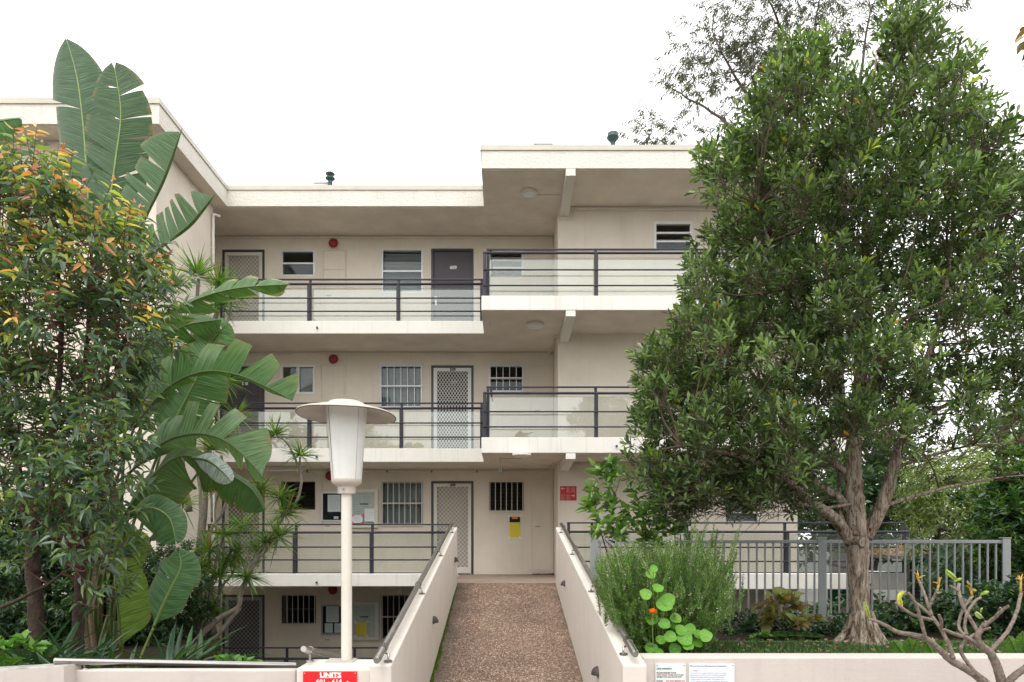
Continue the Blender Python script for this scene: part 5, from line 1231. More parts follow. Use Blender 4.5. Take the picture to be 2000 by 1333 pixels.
# strap-leaved clumps along the left bed
def strappy(label, x, Y, z, n, L, wd, cols, group='strap-leaved clumps in the left bed', spread=0.7, name='clivia', cat='plant', m='leaf_gloss'):
    c = (PX(x, Y), Y, z); t = thing(name, label, cat, c, group); d = rsph(n); d[:, 2] = np.abs(d[:, 2])*spread+0.55
    leafcloud('leaves', m, t, np.array(c)+RNG.normal(0, 0.05, (n, 3))*np.array([1, 1, 0]), d, L*RNG.uniform(0.6, 1.15, n), wd*RNG.uniform(0.8, 1.2, n), pal(cols, n), 'strap', jitter=0.2)
    return t
CV = ((0.035, 0.09, 0.03), (0.05, 0.12, 0.035), (0.028, 0.07, 0.035))
for x, Y, n, L, lab in ((20, 6.7, 18, .62, 'strap-leaved clump nearest the left edge behind the angled wall'), (75, 6.5, 20, .66, 'strap-leaved clump beside the shrub\'s left trunk'), (125, 6.3, 16, .50, 'strap-leaved clump behind the handrail\'s left end'),
                        (205, 6.4, 18, .42, 'strap-leaved clump in front of the dry sheaths'), (262, 6.5, 16, .40, 'strap-leaved clump under the round lower paddle leaf'), (325, 6.6, 18, .48, 'strap-leaved clump in front of the dark corner shrub'), (372, 7.2, 16, .48, 'strap-leaved clump at the foot of the dragon trees'), (165, 6.9, 16, .5, 'strap-leaved clump between the shrub trunks')):
    strappy(lab, x, Y, 0.33, n+8, L*1.2, 0.05, CV)
bush('bright_plant', 'bright green leafy plant at the lower left corner', 'plant', [[(-40, 1250), (30, 1240), (75, 1270), (60, 1300), (0, 1330), (-40, 1333)]], (5.75, 5.95), (PX(10, 5.9), 5.9, 0.03), (0.10, 0.055), ((0.10, 0.24, 0.03), (0.07, 0.18, 0.03), (0.14, 0.28, 0.04)), 9, 18, 3, 0.05, 0.08, 6, r0=0.008)
bush('bright_plant', 'bright green leafy plant below the lowest gallery railing', 'plant', [[(420, 1300), (440, 1296), (480, 1300), (510, 1306), (510, 1312), (415, 1312)]], (6.9, 7.3), (PX(480, 7.1), 7.1, -0.3), (0.09, 0.05), ((0.10, 0.24, 0.03), (0.07, 0.18, 0.03)), 8, 10, 3, 0.05, 0.06, 6, r0=0.008)

# ================================================================== the big tree on the lawn
TX, TY = PX(1683, 7.2), 7.2
T = thing('water_gum_tree', 'big evergreen tree with pale peeling trunk on the lawn', 'tree', (TX, TY, 0.6))
roots = []
def tl(pts, name, seg=10, wob=0.004):
    m = MB(); q = limb(m, pts, seg, 6, wob); roots.extend(q); m.build(name, 'peeling_bark', T, smooth='all')
k = 7.2/FPX
tl([(1684, 1268, 7.2, .235), (1683, 1256, 7.2, .185), (1682, 1242, 7.2, .145), (1680, 1215, 7.2, .104), (1678, 1170, 7.2, .097), (1676, 1110, 7.2, .099), (1675, 1070, 7.2, .107), (1673, 1040, 7.2, .102), (1671, 1000, 7.2, .098), (1667, 950, 7.2, .088), (1666, 900, 7.2, .078), (1672, 820, 7.2, .07), (1685, 700, 7.2, .055), (1695, 560, 7.2, .042), (1690, 420, 7.2, .03), (1700, 260, 7.2, .02), (1712, 100, 7.2, .008)], 'trunk', 16, 0.007)
for p in ([(1690, 1050, 7.2, .075), (1712, 1010, 7.18, .070), (1728, 975, 7.15, .066), (1745, 915, 7.1, .058), (1765, 850, 7.05, .05), (1800, 740, 7.0, .04), (1840, 600, 7.0, .028), (1860, 430, 7.0, .015), (1850, 320, 7.0, .006)],
          [(1662, 1060, 7.2, .06), (1635, 1018, 7.1, .055), (1600, 990, 7.0, .046), (1560, 960, 6.9, .042), (1530, 930, 6.8, .034), (1440, 890, 6.7, .022), (1330, 870, 6.6, .008)],
          [(1664, 1005, 7.2, .05), (1638, 972, 7.2, .044), (1600, 948, 7.25, .038), (1540, 900, 7.3, .03), (1450, 800, 7.4, .02), (1360, 730, 7.4, .007)],
          [(1658, 925, 7.2, .04), (1615, 895, 7.3, .036), (1568, 865, 7.4, .03), (1490, 760, 7.6, .022), (1410, 640, 7.7, .01), (1390, 540, 7.7, .005)],
          [(1728, 988, 7.16, .022), (1790, 968, 7.3, .019), (1860, 950, 7.5, .015), (1940, 935, 7.7, .010), (2040, 925, 7.8, .005)],
          [(1655, 1035, 7.2, .03), (1640, 1000, 7.25, .024), (1640, 960, 7.3, .02), (1632, 900, 7.4, .015), (1600, 800, 7.5, .008)],
          [(1660, 985, 7.15, .016), (1600, 992, 7.0, .013), (1530, 975, 6.9, .010), (1440, 968, 6.8, .007), (1360, 955, 6.7, .004)],
          [(1670, 880, 7.2, .045), (1640, 780, 7.0, .038), (1590, 660, 6.8, .028), (1520, 520, 6.7, .016), (1480, 400, 6.7, .007)],
          [(1675, 800, 7.2, .04), (1740, 680, 7.4, .03), (1830, 560, 7.6, .02), (1930, 460, 7.7, .008)], [(1690, 500, 7.2, .028), (1630, 400, 7.2, .02), (1570, 280, 7.2, .012), (1560, 150, 7.2, .005)],
          [(1690, 450, 7.2, .022), (1760, 350, 7.1, .014), (1820, 230, 7.1, .006)], [(1760, 860, 7.05, .03), (1830, 800, 7.2, .022), (1920, 770, 7.4, .012), (2030, 740, 7.5, .006)],
          [(1680, 720, 7.2, .03), (1650, 600, 7.6, .022), (1600, 480, 7.9, .012)], [(1670, 840, 7.2, .03), (1700, 740, 6.7, .022), (1720, 640, 6.4, .012)], [(1745, 915, 7.1, .018), (1820, 890, 6.9, .014), (1900, 870, 6.8, .009), (1990, 865, 6.8, .004)]):
    tl(p, 'limb', 8)
poly = [(1520, 105), (1580, 70), (1628, 115), (1660, 150), (1682, 100), (1690, 25), (1745, -5), (1805, 35), (1860, 105), (1890, 170), (1930, 205), (1968, 250), (2000, 285), (2090, 360), (2100, 700), (2080, 820), (1980, 850), (1900, 860), (1790, 905), (1700, 865), (1640, 885), (1600, 935), (1560, 990), (1480, 1000), (1400, 1005), (1310, 1000), (1262, 985), (1228, 930), (1238, 870), (1226, 800), (1240, 720), (1268, 672), (1325, 640), (1330, 560), (1345, 490), (1385, 430), (1372, 350), (1392, 262), (1438, 215), (1478, 170)]
cl = []
for x, y in sample_poly(poly, 340, 25, inset=24):
    hw = max(0.15, 1-((x-1660)/420)**2)**0.5; dy = random.uniform(-1, 1)*1.35*hw
    dens = 1.0
    if x > 1740 and y > 560: dens = 0.75
    if y > 860: dens = 0.7
    if x > 1760 and y > 800: dens = 0.6
    cl.append((P(x, y, 7.15+dy), dens))
for x, y in [(random.uniform(1300, 1570), random.uniform(950, 990)) for _ in range(26)]: cl.append((P(x, y, random.uniform(6.4, 7.8)), 0.5))
for x, y in ((1262, 705), (1255, 770), (1262, 820), (1270, 900), (1275, 950), (1300, 985), (1350, 590), (1355, 530), (1395, 430), (1560, 100), (1600, 112), (1750, 30), (1830, 110), (1375, 625), (1410, 270), (1290, 680), (1500, 130), (1490, 180), (1530, 95), (1470, 210), (1850, 130), (1880, 200), (1790, 60)): cl.append((P(x+28, y+14, 7.0+random.uniform(-.3, .3)), 0.6))
WG = [(0.055, 0.095, 0.034), (0.08, 0.132, 0.044), (0.112, 0.175, 0.056), (0.038, 0.066, 0.028), (0.16, 0.23, 0.075)]
def gum_leaves(cl):
    Pp, D, C, LL, A, Bq = [], [], [], [], [], []
    for c, dens in cl:
        c = np.array(c); out = c-np.array([TX, TY, c[2]]); out /= np.linalg.norm(out)+1e-6
        ct = random.uniform(0.62, 1.32); dens *= random.uniform(0.6, 1.35)
        for _ in range(int(23*dens)):
            o = rsph(1)[0]*random.uniform(0.3, 1)**0.5*0.18; e = c+o; d = out*0.35+np.array([0, 0, 0.75])+o/0.18*0.55+RNG.normal(0, 0.28, 3); d /= np.linalg.norm(d)
            e2 = e+d*0.10; A.append(e-d*0.12-o*0.4); Bq.append(e2)
            u = np.cross(d, [0.3, 0.1, 0.9]); u /= np.linalg.norm(u)+1e-6; w = np.cross(d, u); n = random.randint(7, 11); fresh = random.random()
            for q in range(n):
                s_ = q/n; an = q*2.4; Pp.append(e+d*0.10*s_+RNG.normal(0, .004, 3)); D.append(d*(0.35+0.75*s_)+(u*math.cos(an)+w*math.sin(an))*(1.05-0.55*s_))
                k_ = random.random(); col = np.array(WG[min(4, int(random.random()*3.2+(1.6 if s_ > 0.6 else 0)))])*random.uniform(0.8, 1.2)
                if fresh > 0.985 and s_ > 0.55: col = np.array((0.30, 0.38, 0.04))
                elif k_ < 0.0018: col = np.array((0.5, 0.26, 0.03))
                C.append(col*ct); LL.append(random.uniform(0.6, 1.15))
    return [np.array(v) for v in (Pp, D, C, LL, A, Bq)]
Pp, D, C, LL, A, Bq = gum_leaves(cl)
branch_tree(T, 'branches', 'twig', roots, cl, 0.013, seg=5)
twigs('twigs', 'twig', T, A, Bq, 0.0045, 0.0022, 0.0)
leafcloud('crown', 'leaf', T, Pp, D, LL*0.098, LL*0.031, C, 'obovate', jitter=0.5)
# bare inner twigs seen under the crown
A, Bq = [], []
for _ in range(900):
    x = random.uniform(1320, 1960); y = random.uniform(860, 1010) if x < 1640 else random.uniform(780, 940); Y = random.uniform(6.5, 7.9); a0 = np.array(P(x, y, Y))
    tr = np.array(P(1680, 960, 7.2)); d = a0-tr; d /= np.linalg.norm(d)+1e-6; d = d+RNG.normal(0, 0.35, 3); A.append(a0); Bq.append(a0+d/np.linalg.norm(d)*random.uniform(0.12, 0.4))
twigs('bare_twigs', 'twig', T, A, Bq, 0.004, 0.0015, 0.01)
# flared, peeling foot
m = MB()
for k_ in range(11):
    a = 2*math.pi*k_/11+0.3; q = smooth_path([(TX+0.09*math.cos(a), TY+0.09*math.sin(a), 0.92), (TX+0.14*math.cos(a), TY+0.14*math.sin(a), 0.74), (TX+(0.19+0.05*(k_ % 3))*math.cos(a+0.1), TY+0.2*math.sin(a+0.1), 0.585)], 5); m.tube(q, np.linspace(0.02, 0.035+0.01*(k_ % 2), len(q)), 6)
m.build('root_flare', 'peeling_bark', T, smooth='all')
m = MB(); c = Vector(P(1684, 1060, 7.06)); m.lathe([(0.035, 0.0), (0.045, 0.012), (0.03, 0.022), (0.012, 0.015), (0.0, 0.004)], (0, 0, 0), 14); m.v = [(c.x+v[0], c.y-v[2]+0.015, c.z+v[1]*1.2) for v in m.v]; m.build('knot', 'peeling_bark', T, smooth='all')
# a spray of big leaves hanging in at the right edge
bush('overhanging_branch', 'brown-tipped leaf ends poking in at the upper right edge', 'branch', [[(2014, 45), (2050, 40), (2070, 60), (2018, 62)], [(2020, 100), (2060, 95), (2070, 112), (2020, 114)]], (6.0, 6.2), (PX(2420, 6.4), 6.4, 0.6), (0.13, 0.05), ((0.06, 0.10, 0.04), (0.28, 0.17, 0.08), (0.12, 0.11, 0.05)), 5, 12, 5, 0.06, 0.1, 6, lean=(-0.8, 0.0))

# ================================================================== tall gum tree far behind
E = thing('gum_tree', 'tall thin-leaved gum tree rising behind the roof', 'tree', (PX(1640, 27), 27, -1.8))
roots = []
for p in ([(1640, 1200, 27, .35), (1635, 800, 27, .3), (1620, 500, 27, .22), (1590, 330, 27, .16), (1560, 200, 27, .10), (1540, 90, 27, .06), (1500, 0, 27, .03)],
          [(1600, 380, 27, .14), (1510, 330, 26.5, .10), (1450, 270, 26, .07), (1400, 225, 26, .05), (1340, 190, 26, .03), (1300, 165, 26, .015)], [(1560, 330, 27, .10), (1490, 230, 26.8, .07), (1430, 140, 26.6, .045), (1390, 60, 26.6, .02)],
          [(1590, 330, 27, .10), (1600, 200, 27, .07), (1590, 90, 27, .04), (1600, 0, 27, .03)], [(1620, 480, 27, .14), (1660, 300, 27.4, .10), (1680, 150, 27.6, .06), (1700, 20, 27.6, .03)], [(1660, 320, 27.4, .07), (1740, 180, 27.6, .05), (1800, 60, 27.7, .03), (1850, 0, 27.7, .02)],
          [(1450, 270, 26, .04), (1420, 320, 26, .03), (1400, 290, 26, .02), (1385, 250, 26, .01)], [(1480, 450, 26.5, .06), (1400, 360, 26, .04), (1330, 300, 25.8, .025), (1270, 265, 25.7, .012)], [(1640, 600, 27, .2), (1740, 400, 27.5, .12), (1830, 280, 27.7, .06), (1880, 180, 27.8, .02)]):
    m = MB(); roots += limb(m, p, 6, 5, 0.03); m.build('limb' if p[0][1] < 1000 else 'trunk', 'gum_bark', E, smooth='all')
c = []
for po, n in (([(1285, 165), (1330, 85), (1400, -10), (1480, -60), (1560, -60), (1590, 80), (1520, 150), (1440, 130), (1400, 190), (1320, 200)], 52), ([(1560, -60), (1760, -60), (1740, 40), (1660, 100), (1600, 90)], 26), ([(1225, 278), (1260, 245), (1310, 250), (1325, 282), (1300, 292)], 8),
              ([(1370, 240), (1420, 235), (1410, 275), (1375, 265)], 5), ([(1810, 20), (1850, -10), (1890, 10), (1840, 30)], 4), ([(1840, 170), (1880, 160), (1900, 190), (1850, 210)], 5), ([(1440, 60), (1500, 40), (1500, 190), (1440, 180)], 14)):
    for x, y in sample_poly(po, n, 17): c.append((P(x, y, random.uniform(25.2, 28)), 1.0))
EG = np.array([(0.055, 0.075, 0.045), (0.08, 0.095, 0.055), (0.10, 0.085, 0.055), (0.045, 0.06, 0.042)])
a = shoots(c, (PX(1640, 27), 27), 9, 0.6, 0.55, 11, (0.3, 0.1), 0.21, 0.038, lambda b, s_, fr: EG[random.randrange(4)]*random.uniform(0.8, 1.25), hang=0.75, spread=0.6)
branch_tree(E, 'branches', 'gum_bark', roots, c, 0.022, seg=4)
twigs('twigs', 'gum_bark', E, a[5], a[6], 0.012, 0.005)
leafcloud('crown', 'leaf_dull', E, a[0], a[1], a[2], a[3], a[4], 'diamond', jitter=0.7)

# ================================================================== trees and shrubs at the right, behind the fence
bush('background_tree', 'dark evergreen tree beyond the end of the walkway', 'tree', [[(1560, 870), (1640, 850), (1760, 880), (1790, 960), (1780, 1075), (1560, 1075)]], (19, 22), (PX(1680, 20.5), 20.5, -1.8), (0.22, 0.10), DK, 80, 17, 12, 0.55, 0.4, 9, r0=0.12, tm='diamond')
bush('background_tree', 'pale green feathery tree behind the fence at the right', 'tree', [[(1790, 930), (1830, 905), (1890, 900), (1930, 940), (1935, 1010), (1900, 1060), (1800, 1062), (1780, 1000)]], (17, 19), (PX(1860, 18), 18, -1.8), (0.16, 0.045), ((0.17, 0.23, 0.075), (0.22, 0.28, 0.10), (0.12, 0.175, 0.06)), 70, 14, 13, 0.42, 0.35, 10, r0=0.10, tm='diamond', lean=(0.6, 0.1), hang=0.35)
bush('background_tree', 'dark tree filling the right edge behind the pale tree', 'tree', [[(1900, 840), (1960, 830), (2080, 820), (2080, 1060), (1930, 1060), (1925, 930)]], (20, 23), (PX(2000, 21.5), 21.5, -1.8), (0.22, 0.10), ((0.05, 0.10, 0.03), (0.08, 0.14, 0.045), (0.11, 0.17, 0.055)), 60, 20, 12, 0.6, 0.4, 9, r0=0.12, tm='diamond')
bush('glossy_shrub', 'dark glossy shrub at the right edge beside the fence end', 'shrub', [[(1915, 985), (1940, 955), (1980, 940), (2060, 935), (2060, 1180), (1975, 1180), (1955, 1110), (1925, 1055)]], (9.15, 10.2), (PX(1985, 9.2), 9.2, 0.58), (0.11, 0.05), ((0.025, 0.065, 0.018), (0.04, 0.095, 0.022), (0.07, 0.14, 0.025), (0.018, 0.05, 0.02)), 46, 19, 12, 0.24, 0.22, 9, m='leaf_gloss', r0=0.03)
bush('hedge_shrub', 'dark leafy shrub row along the fence foot behind the frangipani', 'shrub', [[(1690, 1215), (1760, 1205), (1850, 1190), (1960, 1160), (2060, 1140), (2060, 1250), (1700, 1250)]], (7.7, 8.6), (PX(1850, 8.2), 8.2, 0.58), (0.085, 0.045), ((0.022, 0.055, 0.022), (0.035, 0.08, 0.028), (0.03, 0.06, 0.035), (0.06, 0.11, 0.03)), 75, 15, 9, 0.13, 0.14, 7, m='leaf_gloss', r0=0.015)
bush('hedge_shrub', 'dark leafy shrub left of the big trunk along the fence foot', 'shrub', [[(1420, 1228), (1500, 1222), (1590, 1228), (1660, 1222), (1665, 1252), (1420, 1254)]], (7.8, 8.7), (PX(1540, 8.2), 8.2, 0.58), (0.08, 0.04), ((0.022, 0.055, 0.022), (0.035, 0.08, 0.028), (0.03, 0.06, 0.035)), 40, 14, 9, 0.12, 0.12, 7, m='leaf_gloss', r0=0.015)
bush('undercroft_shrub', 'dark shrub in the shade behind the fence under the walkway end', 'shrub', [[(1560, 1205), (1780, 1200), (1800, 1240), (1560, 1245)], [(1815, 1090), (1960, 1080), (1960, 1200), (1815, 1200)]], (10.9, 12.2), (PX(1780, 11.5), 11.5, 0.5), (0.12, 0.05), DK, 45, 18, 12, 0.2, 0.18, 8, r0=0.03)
# split-leaf philodendrons: every big leaf a part
def heart(t): return (1-(1-np.minimum(t/0.18, 1))**2)**0.5*np.maximum(1-np.maximum((t-0.25)/0.75, 0)**1.7, 0)
def splitleaf(plant, x, y, Y, L, ang, col):
    d = (math.cos(R(ang)), -math.sin(R(ang))); p0 = (x-d[0]*L*0.5, y-d[1]*L*0.5, Y); p1 = (x, y-3, Y-0.08); p2 = (x+d[0]*L*0.5, y-d[1]*L*-0.5+8, Y-0.16)
    cuts = [0.16, 0.28, 0.4, 0.52, 0.64, 0.76, 0.88]
    return paddle(plant, [p0, p1, p2], L*0.42, L*0.42, 25, 25, 25, cuts, cuts, col=col, gap=0.55, wiggle=6, fwd=0.12, r0=0.007, shape=heart)
for lab, cx, cy, Y, n, seed in (('split-leaf philodendron behind the fence near the walkway end', 1836, 1112, 10.4, 9, 3), ('split-leaf philodendron behind the fence below the shed roof', 1880, 1120, 10.6, 9, 4), ('split-leaf philodendron right behind the frangipani branches', 1840, 1190, 9.7, 7, 5)):
    random.seed(seed); b = (PX(cx, Y), Y+0.1, 0.55); t = thing('philodendron', lab, 'plant', b, group='split-leaf philodendrons behind the fence')
    for k_ in range(n):
        x, y = cx+random.uniform(-58, 58), cy+random.uniform(-42, 50); Yk = Y+random.uniform(-.35, .35)
        s0 = splitleaf(t, x, y, Yk, random.uniform(46, 66), random.choice((random.uniform(-40, 10), random.uniform(170, 220))), random.choice(((0.04, 0.10, 0.035), (0.055, 0.125, 0.05), (0.03, 0.08, 0.04), (0.09, 0.15, 0.10))))
        q = smooth_path([b, ((b[0]+s0[0])/2, Yk, s0[2]*0.6+0.3), tuple(s0)], 5); MB().tube(q, np.linspace(0.012, 0.006, len(q)), 5).build('petiole', 'stalk', t, smooth='all')
random.seed(21)
# ================================================================== shrub bed and lawn at the right
RB = thing('rosemary_bush', 'large feathery rosemary bush beside the right ramp wall', 'shrub', (PX(1300, 6.5), 6.5, 0.6))
po = [(1160, 1085), (1200, 1062), (1260, 1052), (1330, 1050), (1390, 1060), (1420, 1100), (1440, 1130), (1430, 1180), (1400, 1230), (1340, 1262), (1240, 1262), (1190, 1200), (1160, 1140)]
Pp, D, C, LL, A, Bq = [], [], [], [], [], []
RC = [(0.14, 0.25, 0.065), (0.17, 0.27, 0.09), (0.11, 0.20, 0.055), (0.21, 0.29, 0.13), (0.085, 0.16, 0.05)]
b0 = np.array((PX(1310, 6.5), 6.5, 0.62)); fl_p = []
sp = sample_poly(po, 1150, 4.5)+[(random.uniform(1355, 1445), random.uniform(1030, 1130)) for _ in range(34)]+[(x, y) for x, y in ((1360, 1010), (1383, 1012), (1395, 1020), (1440, 1035), (1448, 1020), (1430, 1060), (1452, 1120), (1455, 1150), (1340, 1020), (1352, 1030))]
for x, y in sp:
    Y = 6.45+random.uniform(-0.55, 0.6); e = np.array(P(x, y, Y)); d = (e-b0)*np.array([1, 1, 1.2]); d /= np.linalg.norm(d)+1e-6; d = d*0.7+np.array([0, -0.1, 0.6])+RNG.normal(0, 0.25, 3); d /= np.linalg.norm(d)
    L = random.uniform(0.18, 0.34); s0 = e-d*L; A.append(s0); Bq.append(e); u = np.cross(d, [0.3, 0.2, 0.9]); u /= np.linalg.norm(u); w = np.cross(d, u); tint = random.choice(RC)
    for q in range(46):
        s_ = q/46; an = q*2.4+random.random(); Pp.append(s0+d*L*s_); D.append(d*0.9+(u*math.cos(an)+w*math.sin(an))*0.9); C.append(np.array(tint)*random.uniform(0.75, 1.3)); LL.append(random.uniform(0.7, 1.1)*(1-0.45*s_))
    if random.random() < 0.55 and y < 1200: fl_p.append(e-d*L*random.uniform(0.1, 0.5))
leafcloud('foliage', 'leaf_dull', RB, Pp, D, np.array(LL)*0.046, np.array(LL)*0.0115, np.array(C), 'diamond', jitter=0.8)
twigs('stems', 'stalk', RB, A, Bq, 0.0035, 0.0015); Bs = np.array([b0+RNG.normal(0, .08, 3)*np.array([1, 1, .1]) for _ in range(140)]); idx = RNG.choice(len(A), 140); twigs('woody_stems', 'twig', RB, Bs, np.array(A)[idx], 0.009, 0.003, 0.02)
fp = np.repeat(np.array(fl_p), 4, 0); nfp = len(fp)
leafcloud('flowers', 'leaf_dull', RB, fp+RNG.normal(0, .012, (nfp, 3)), rsph(nfp)+np.array([0, -.5, .3]), 0.016, 0.013, pal([(0.42, 0.34, 0.42), (0.5, 0.42, 0.46), (0.4, 0.3, 0.26)], nfp), 'diamond')
# nasturtium: round leaves, each a part
NA = thing('nasturtium', 'nasturtium with round bright leaves and one orange flower by the ramp rail end', 'plant', (PX(1310, 5.95), 5.95, 0.6))
disc_me = {}
def disc(x, y, Y, rpx, tilt):
    r_ = rpx*Y/FPX; n = 22; c = Vector(P(x, y, Y)); V, F, Cc = [Vector((0, 0, 0))], [], [(0.42, 0.52, 0.22, 1)]
    g = np.array(random.choice([(0.125, 0.30, 0.03), (0.10, 0.26, 0.028), (0.16, 0.34, 0.045)]))
    ph = random.random()*6
    for ring, rr in enumerate((0.12, 0.55, 1.0)):
        for q in range(n):
            a = 2*math.pi*q/n; wv = 1+0.05*math.sin(3*a+ph)*rr+0.03*math.sin(5*a); V.append(Vector((rr*wv*math.cos(a)*r_, rr*wv*math.sin(a)*r_*1.02, r_*(0.16*rr*rr+0.05*rr*math.sin(2*a+ph)-0.1))))
            vein = q % 3 == 0; Cc.append((*(g*(1.25 if vein and ring < 2 else 1.0)*random.uniform(0.95, 1.05)), 1))
    for q in range(n):
        q2 = (q+1) % n; F.append((0, 1+q, 1+q2))
        for k_ in (0, 1): a_ = 1+k_*n; F += [(a_+q, a_+n+q, a_+n+q2), (a_+q, a_+n+q2, a_+q2)]
    rot = Matrix.Rotation(tilt[1], 3, 'Y') @ Matrix.Rotation(tilt[0], 3, 'X')
    Vw = np.array([tuple(rot @ v+c-ORG[NA]) for v in V]); me = fast_mesh('leaf', Vw, np.array(F)); me.materials.append(MATS['leaf_disc'])
    ca = me.color_attributes.new('tint', 'FLOAT_COLOR', 'POINT'); ca.data.foreach_set('color', np.array(Cc, np.float32).ravel())
    for p in me.polygons: p.use_smooth = True
    o = bpy.data.objects.new('leaf', me); COL.objects.link(o); o.parent = NA; ORG[o] = ORG[NA]
    b = (PX(1300+(x-1300)*0.6, 6.05), 6.1, 0.62); q = smooth_path([b, (c.x*0.6+b[0]*0.4, (c.y+b[1])/2+0.03, c.z*0.6+b[2]*0.4+0.02), tuple(c+Vector((0, 0.01, -0.005)))], 5)
    MB().tube(q, 0.0035, 5).build('stalk', 'pale_stalk', o, smooth='all')
for x, y, r_ in ((1271, 1122, 10), (1277, 1111, 8), (1285, 1149, 11), (1261, 1161, 12), (1298, 1180, 16), (1305, 1172, 14), (1273, 1209, 12.5), (1320, 1208, 11.5), (1298, 1219, 11.5), (1316, 1223, 9), (1330, 1231, 12), (1348, 1229, 11.5), (1309, 1244, 12.5), (1338, 1248, 15), (1291, 1250, 10), (1364, 1239, 10), (1378, 1242, 13), (1363, 1257, 9.5), (1344, 1262, 11), (1272, 1266, 13), (1318, 1268, 12), (1288, 1274, 9)):
    disc(x, y, random.uniform(5.82, 6.0), r_, (R(random.uniform(38, 66)), R(random.uniform(-16, 16))))
c = P(1275, 1196, 5.9); n = 14; d = rsph(n)*np.array([1, .5, .5])+np.array([0, -.4, .3])
leafcloud('flower', 'leaf_disc', NA, np.repeat([c], n, 0), d, 0.038, 0.03, pal([(0.80, 0.20, 0.01), (0.85, 0.30, 0.02), (0.6, 0.10, 0.01)], n), 'obovate', kind=None); MB().tube([c, (c[0]+0.02, 6.0, 0.62)], 0.003, 5).build('flower_stalk', 'pale_stalk', NA)
bush('azalea', 'low azalea with small light leaves between rail and nasturtium', 'shrub', [[(1215, 1180), (1260, 1168), (1290, 1200), (1270, 1262), (1240, 1270), (1222, 1235)]], (6.0, 6.3), (PX(1255, 6.15), 6.15, 0.6), (0.05, 0.02), ((0.08, 0.16, 0.03), (0.05, 0.11, 0.025), (0.16, 0.26, 0.045)), 22, 13, 8, 0.08, 0.08, 8, lean=(0.3, 0.9), r0=0.008, tm='obovate')
bush('lemon_tree', 'young lemon tree with glossy leaves behind the rosemary', 'tree', [[(1150, 950), (1185, 905), (1215, 900), (1225, 950), (1262, 985), (1300, 1000), (1320, 1040), (1325, 1075), (1180, 1075), (1160, 1010)]], (7.5, 8.0), (PX(1240, 7.8), 7.8, 0.58), (0.125, 0.056), ((0.08, 0.17, 0.03), (0.11, 0.22, 0.04), (0.17, 0.30, 0.055), (0.055, 0.12, 0.03)), 22, 21, 3, 0.08, 0.15, 7, lean=(0.4, 0.7), m='leaf_gloss', r0=0.018, spread=0.8, hang=0.12)
bush('lemon_tree', 'leafy shoots of a small lemon tree below the barred window', 'tree', [[(1285, 955), (1310, 940), (1335, 1000), (1335, 1050), (1300, 1050), (1280, 1000)]], (7.8, 8.1), (PX(1325, 7.95), 7.95, 0.58), (0.115, 0.05), ((0.05, 0.12, 0.022), (0.075, 0.165, 0.03), (0.12, 0.23, 0.04)), 7, 20, 3, 0.07, 0.15, 6, lean=(0.3, 0.8), m='leaf_gloss', r0=0.012)
bush('hydrangea', 'bronze and green broad-leaved hydrangea in front of the fence', 'shrub', [[(1485, 1185), (1520, 1165), (1560, 1170), (1570, 1200), (1595, 1215), (1560, 1232), (1500, 1225)]], (7.45, 7.75), (PX(1535, 7.6), 7.6, 0.58), (0.12, 0.085), ((0.20, 0.20, 0.07), (0.22, 0.14, 0.08), (0.16, 0.22, 0.07), (0.26, 0.28, 0.10)), 13, 17, 2, 0.05, 0.06, 5, r0=0.012, spread=1.1)
def fern(label, x, Y, n, L, z=0.58):
    c = np.array((PX(x, Y), Y, z)); t = thing('fern', label, 'fern', tuple(c), group='small ferns at the timber edging'); Pp, D, C, LL = [], [], [], []
    for k_ in range(n):
        a = 2*math.pi*k_/n+random.random(); d = np.array([math.cos(a)*0.75, math.sin(a)*0.75, 0.9]); d /= np.linalg.norm(d); l = L*random.uniform(0.7, 1.1); sd = np.cross(d, [0, 0, 1.0]); sd /= np.linalg.norm(sd)
        q = [c+d*l*s_+np.array([0, 0, -0.5*l*s_*s_]) for s_ in np.linspace(0, 1, 16)]; MB().tube(q, np.linspace(0.004, 0.001, 16), 4).build('frond_rib', 'stalk', t)
        for i in range(2, 16):
            for sg in (-1, 1): Pp.append(q[i]); D.append(sd*sg+d*0.35); LL.append(0.075*math.sin(math.pi*min(1, (i+2)/18))+0.012); C.append(np.array((0.055, 0.13, 0.03))*random.uniform(0.7, 1.3))
    leafcloud('fronds', 'leaf', t, np.array(Pp), np.array(D), np.array(LL), 0.017, np.array(C), 'ovate', jitter=0.15)
fern('small fern left of the hydrangea at the timber edging', 1500, 7.42, 9, 0.24); fern('small fern below the hydrangea at the timber edging', 1540, 7.42, 10, 0.26); fern('small fern between hydrangea and the big trunk', 1585, 7.45, 9, 0.24)
bush('bright_plant', 'light green broad-leaved seedling in front of the timber edging', 'plant', [[(1470, 1250), (1490, 1244), (1510, 1252), (1500, 1258), (1472, 1258)]], (7.34, 7.4), (PX(1490, 7.36), 7.36, 0.58), (0.06, 0.045), ((0.10, 0.24, 0.03), (0.08, 0.19, 0.03)), 6, 9, 4, 0.03, 0.04, 4, r0=0.005)
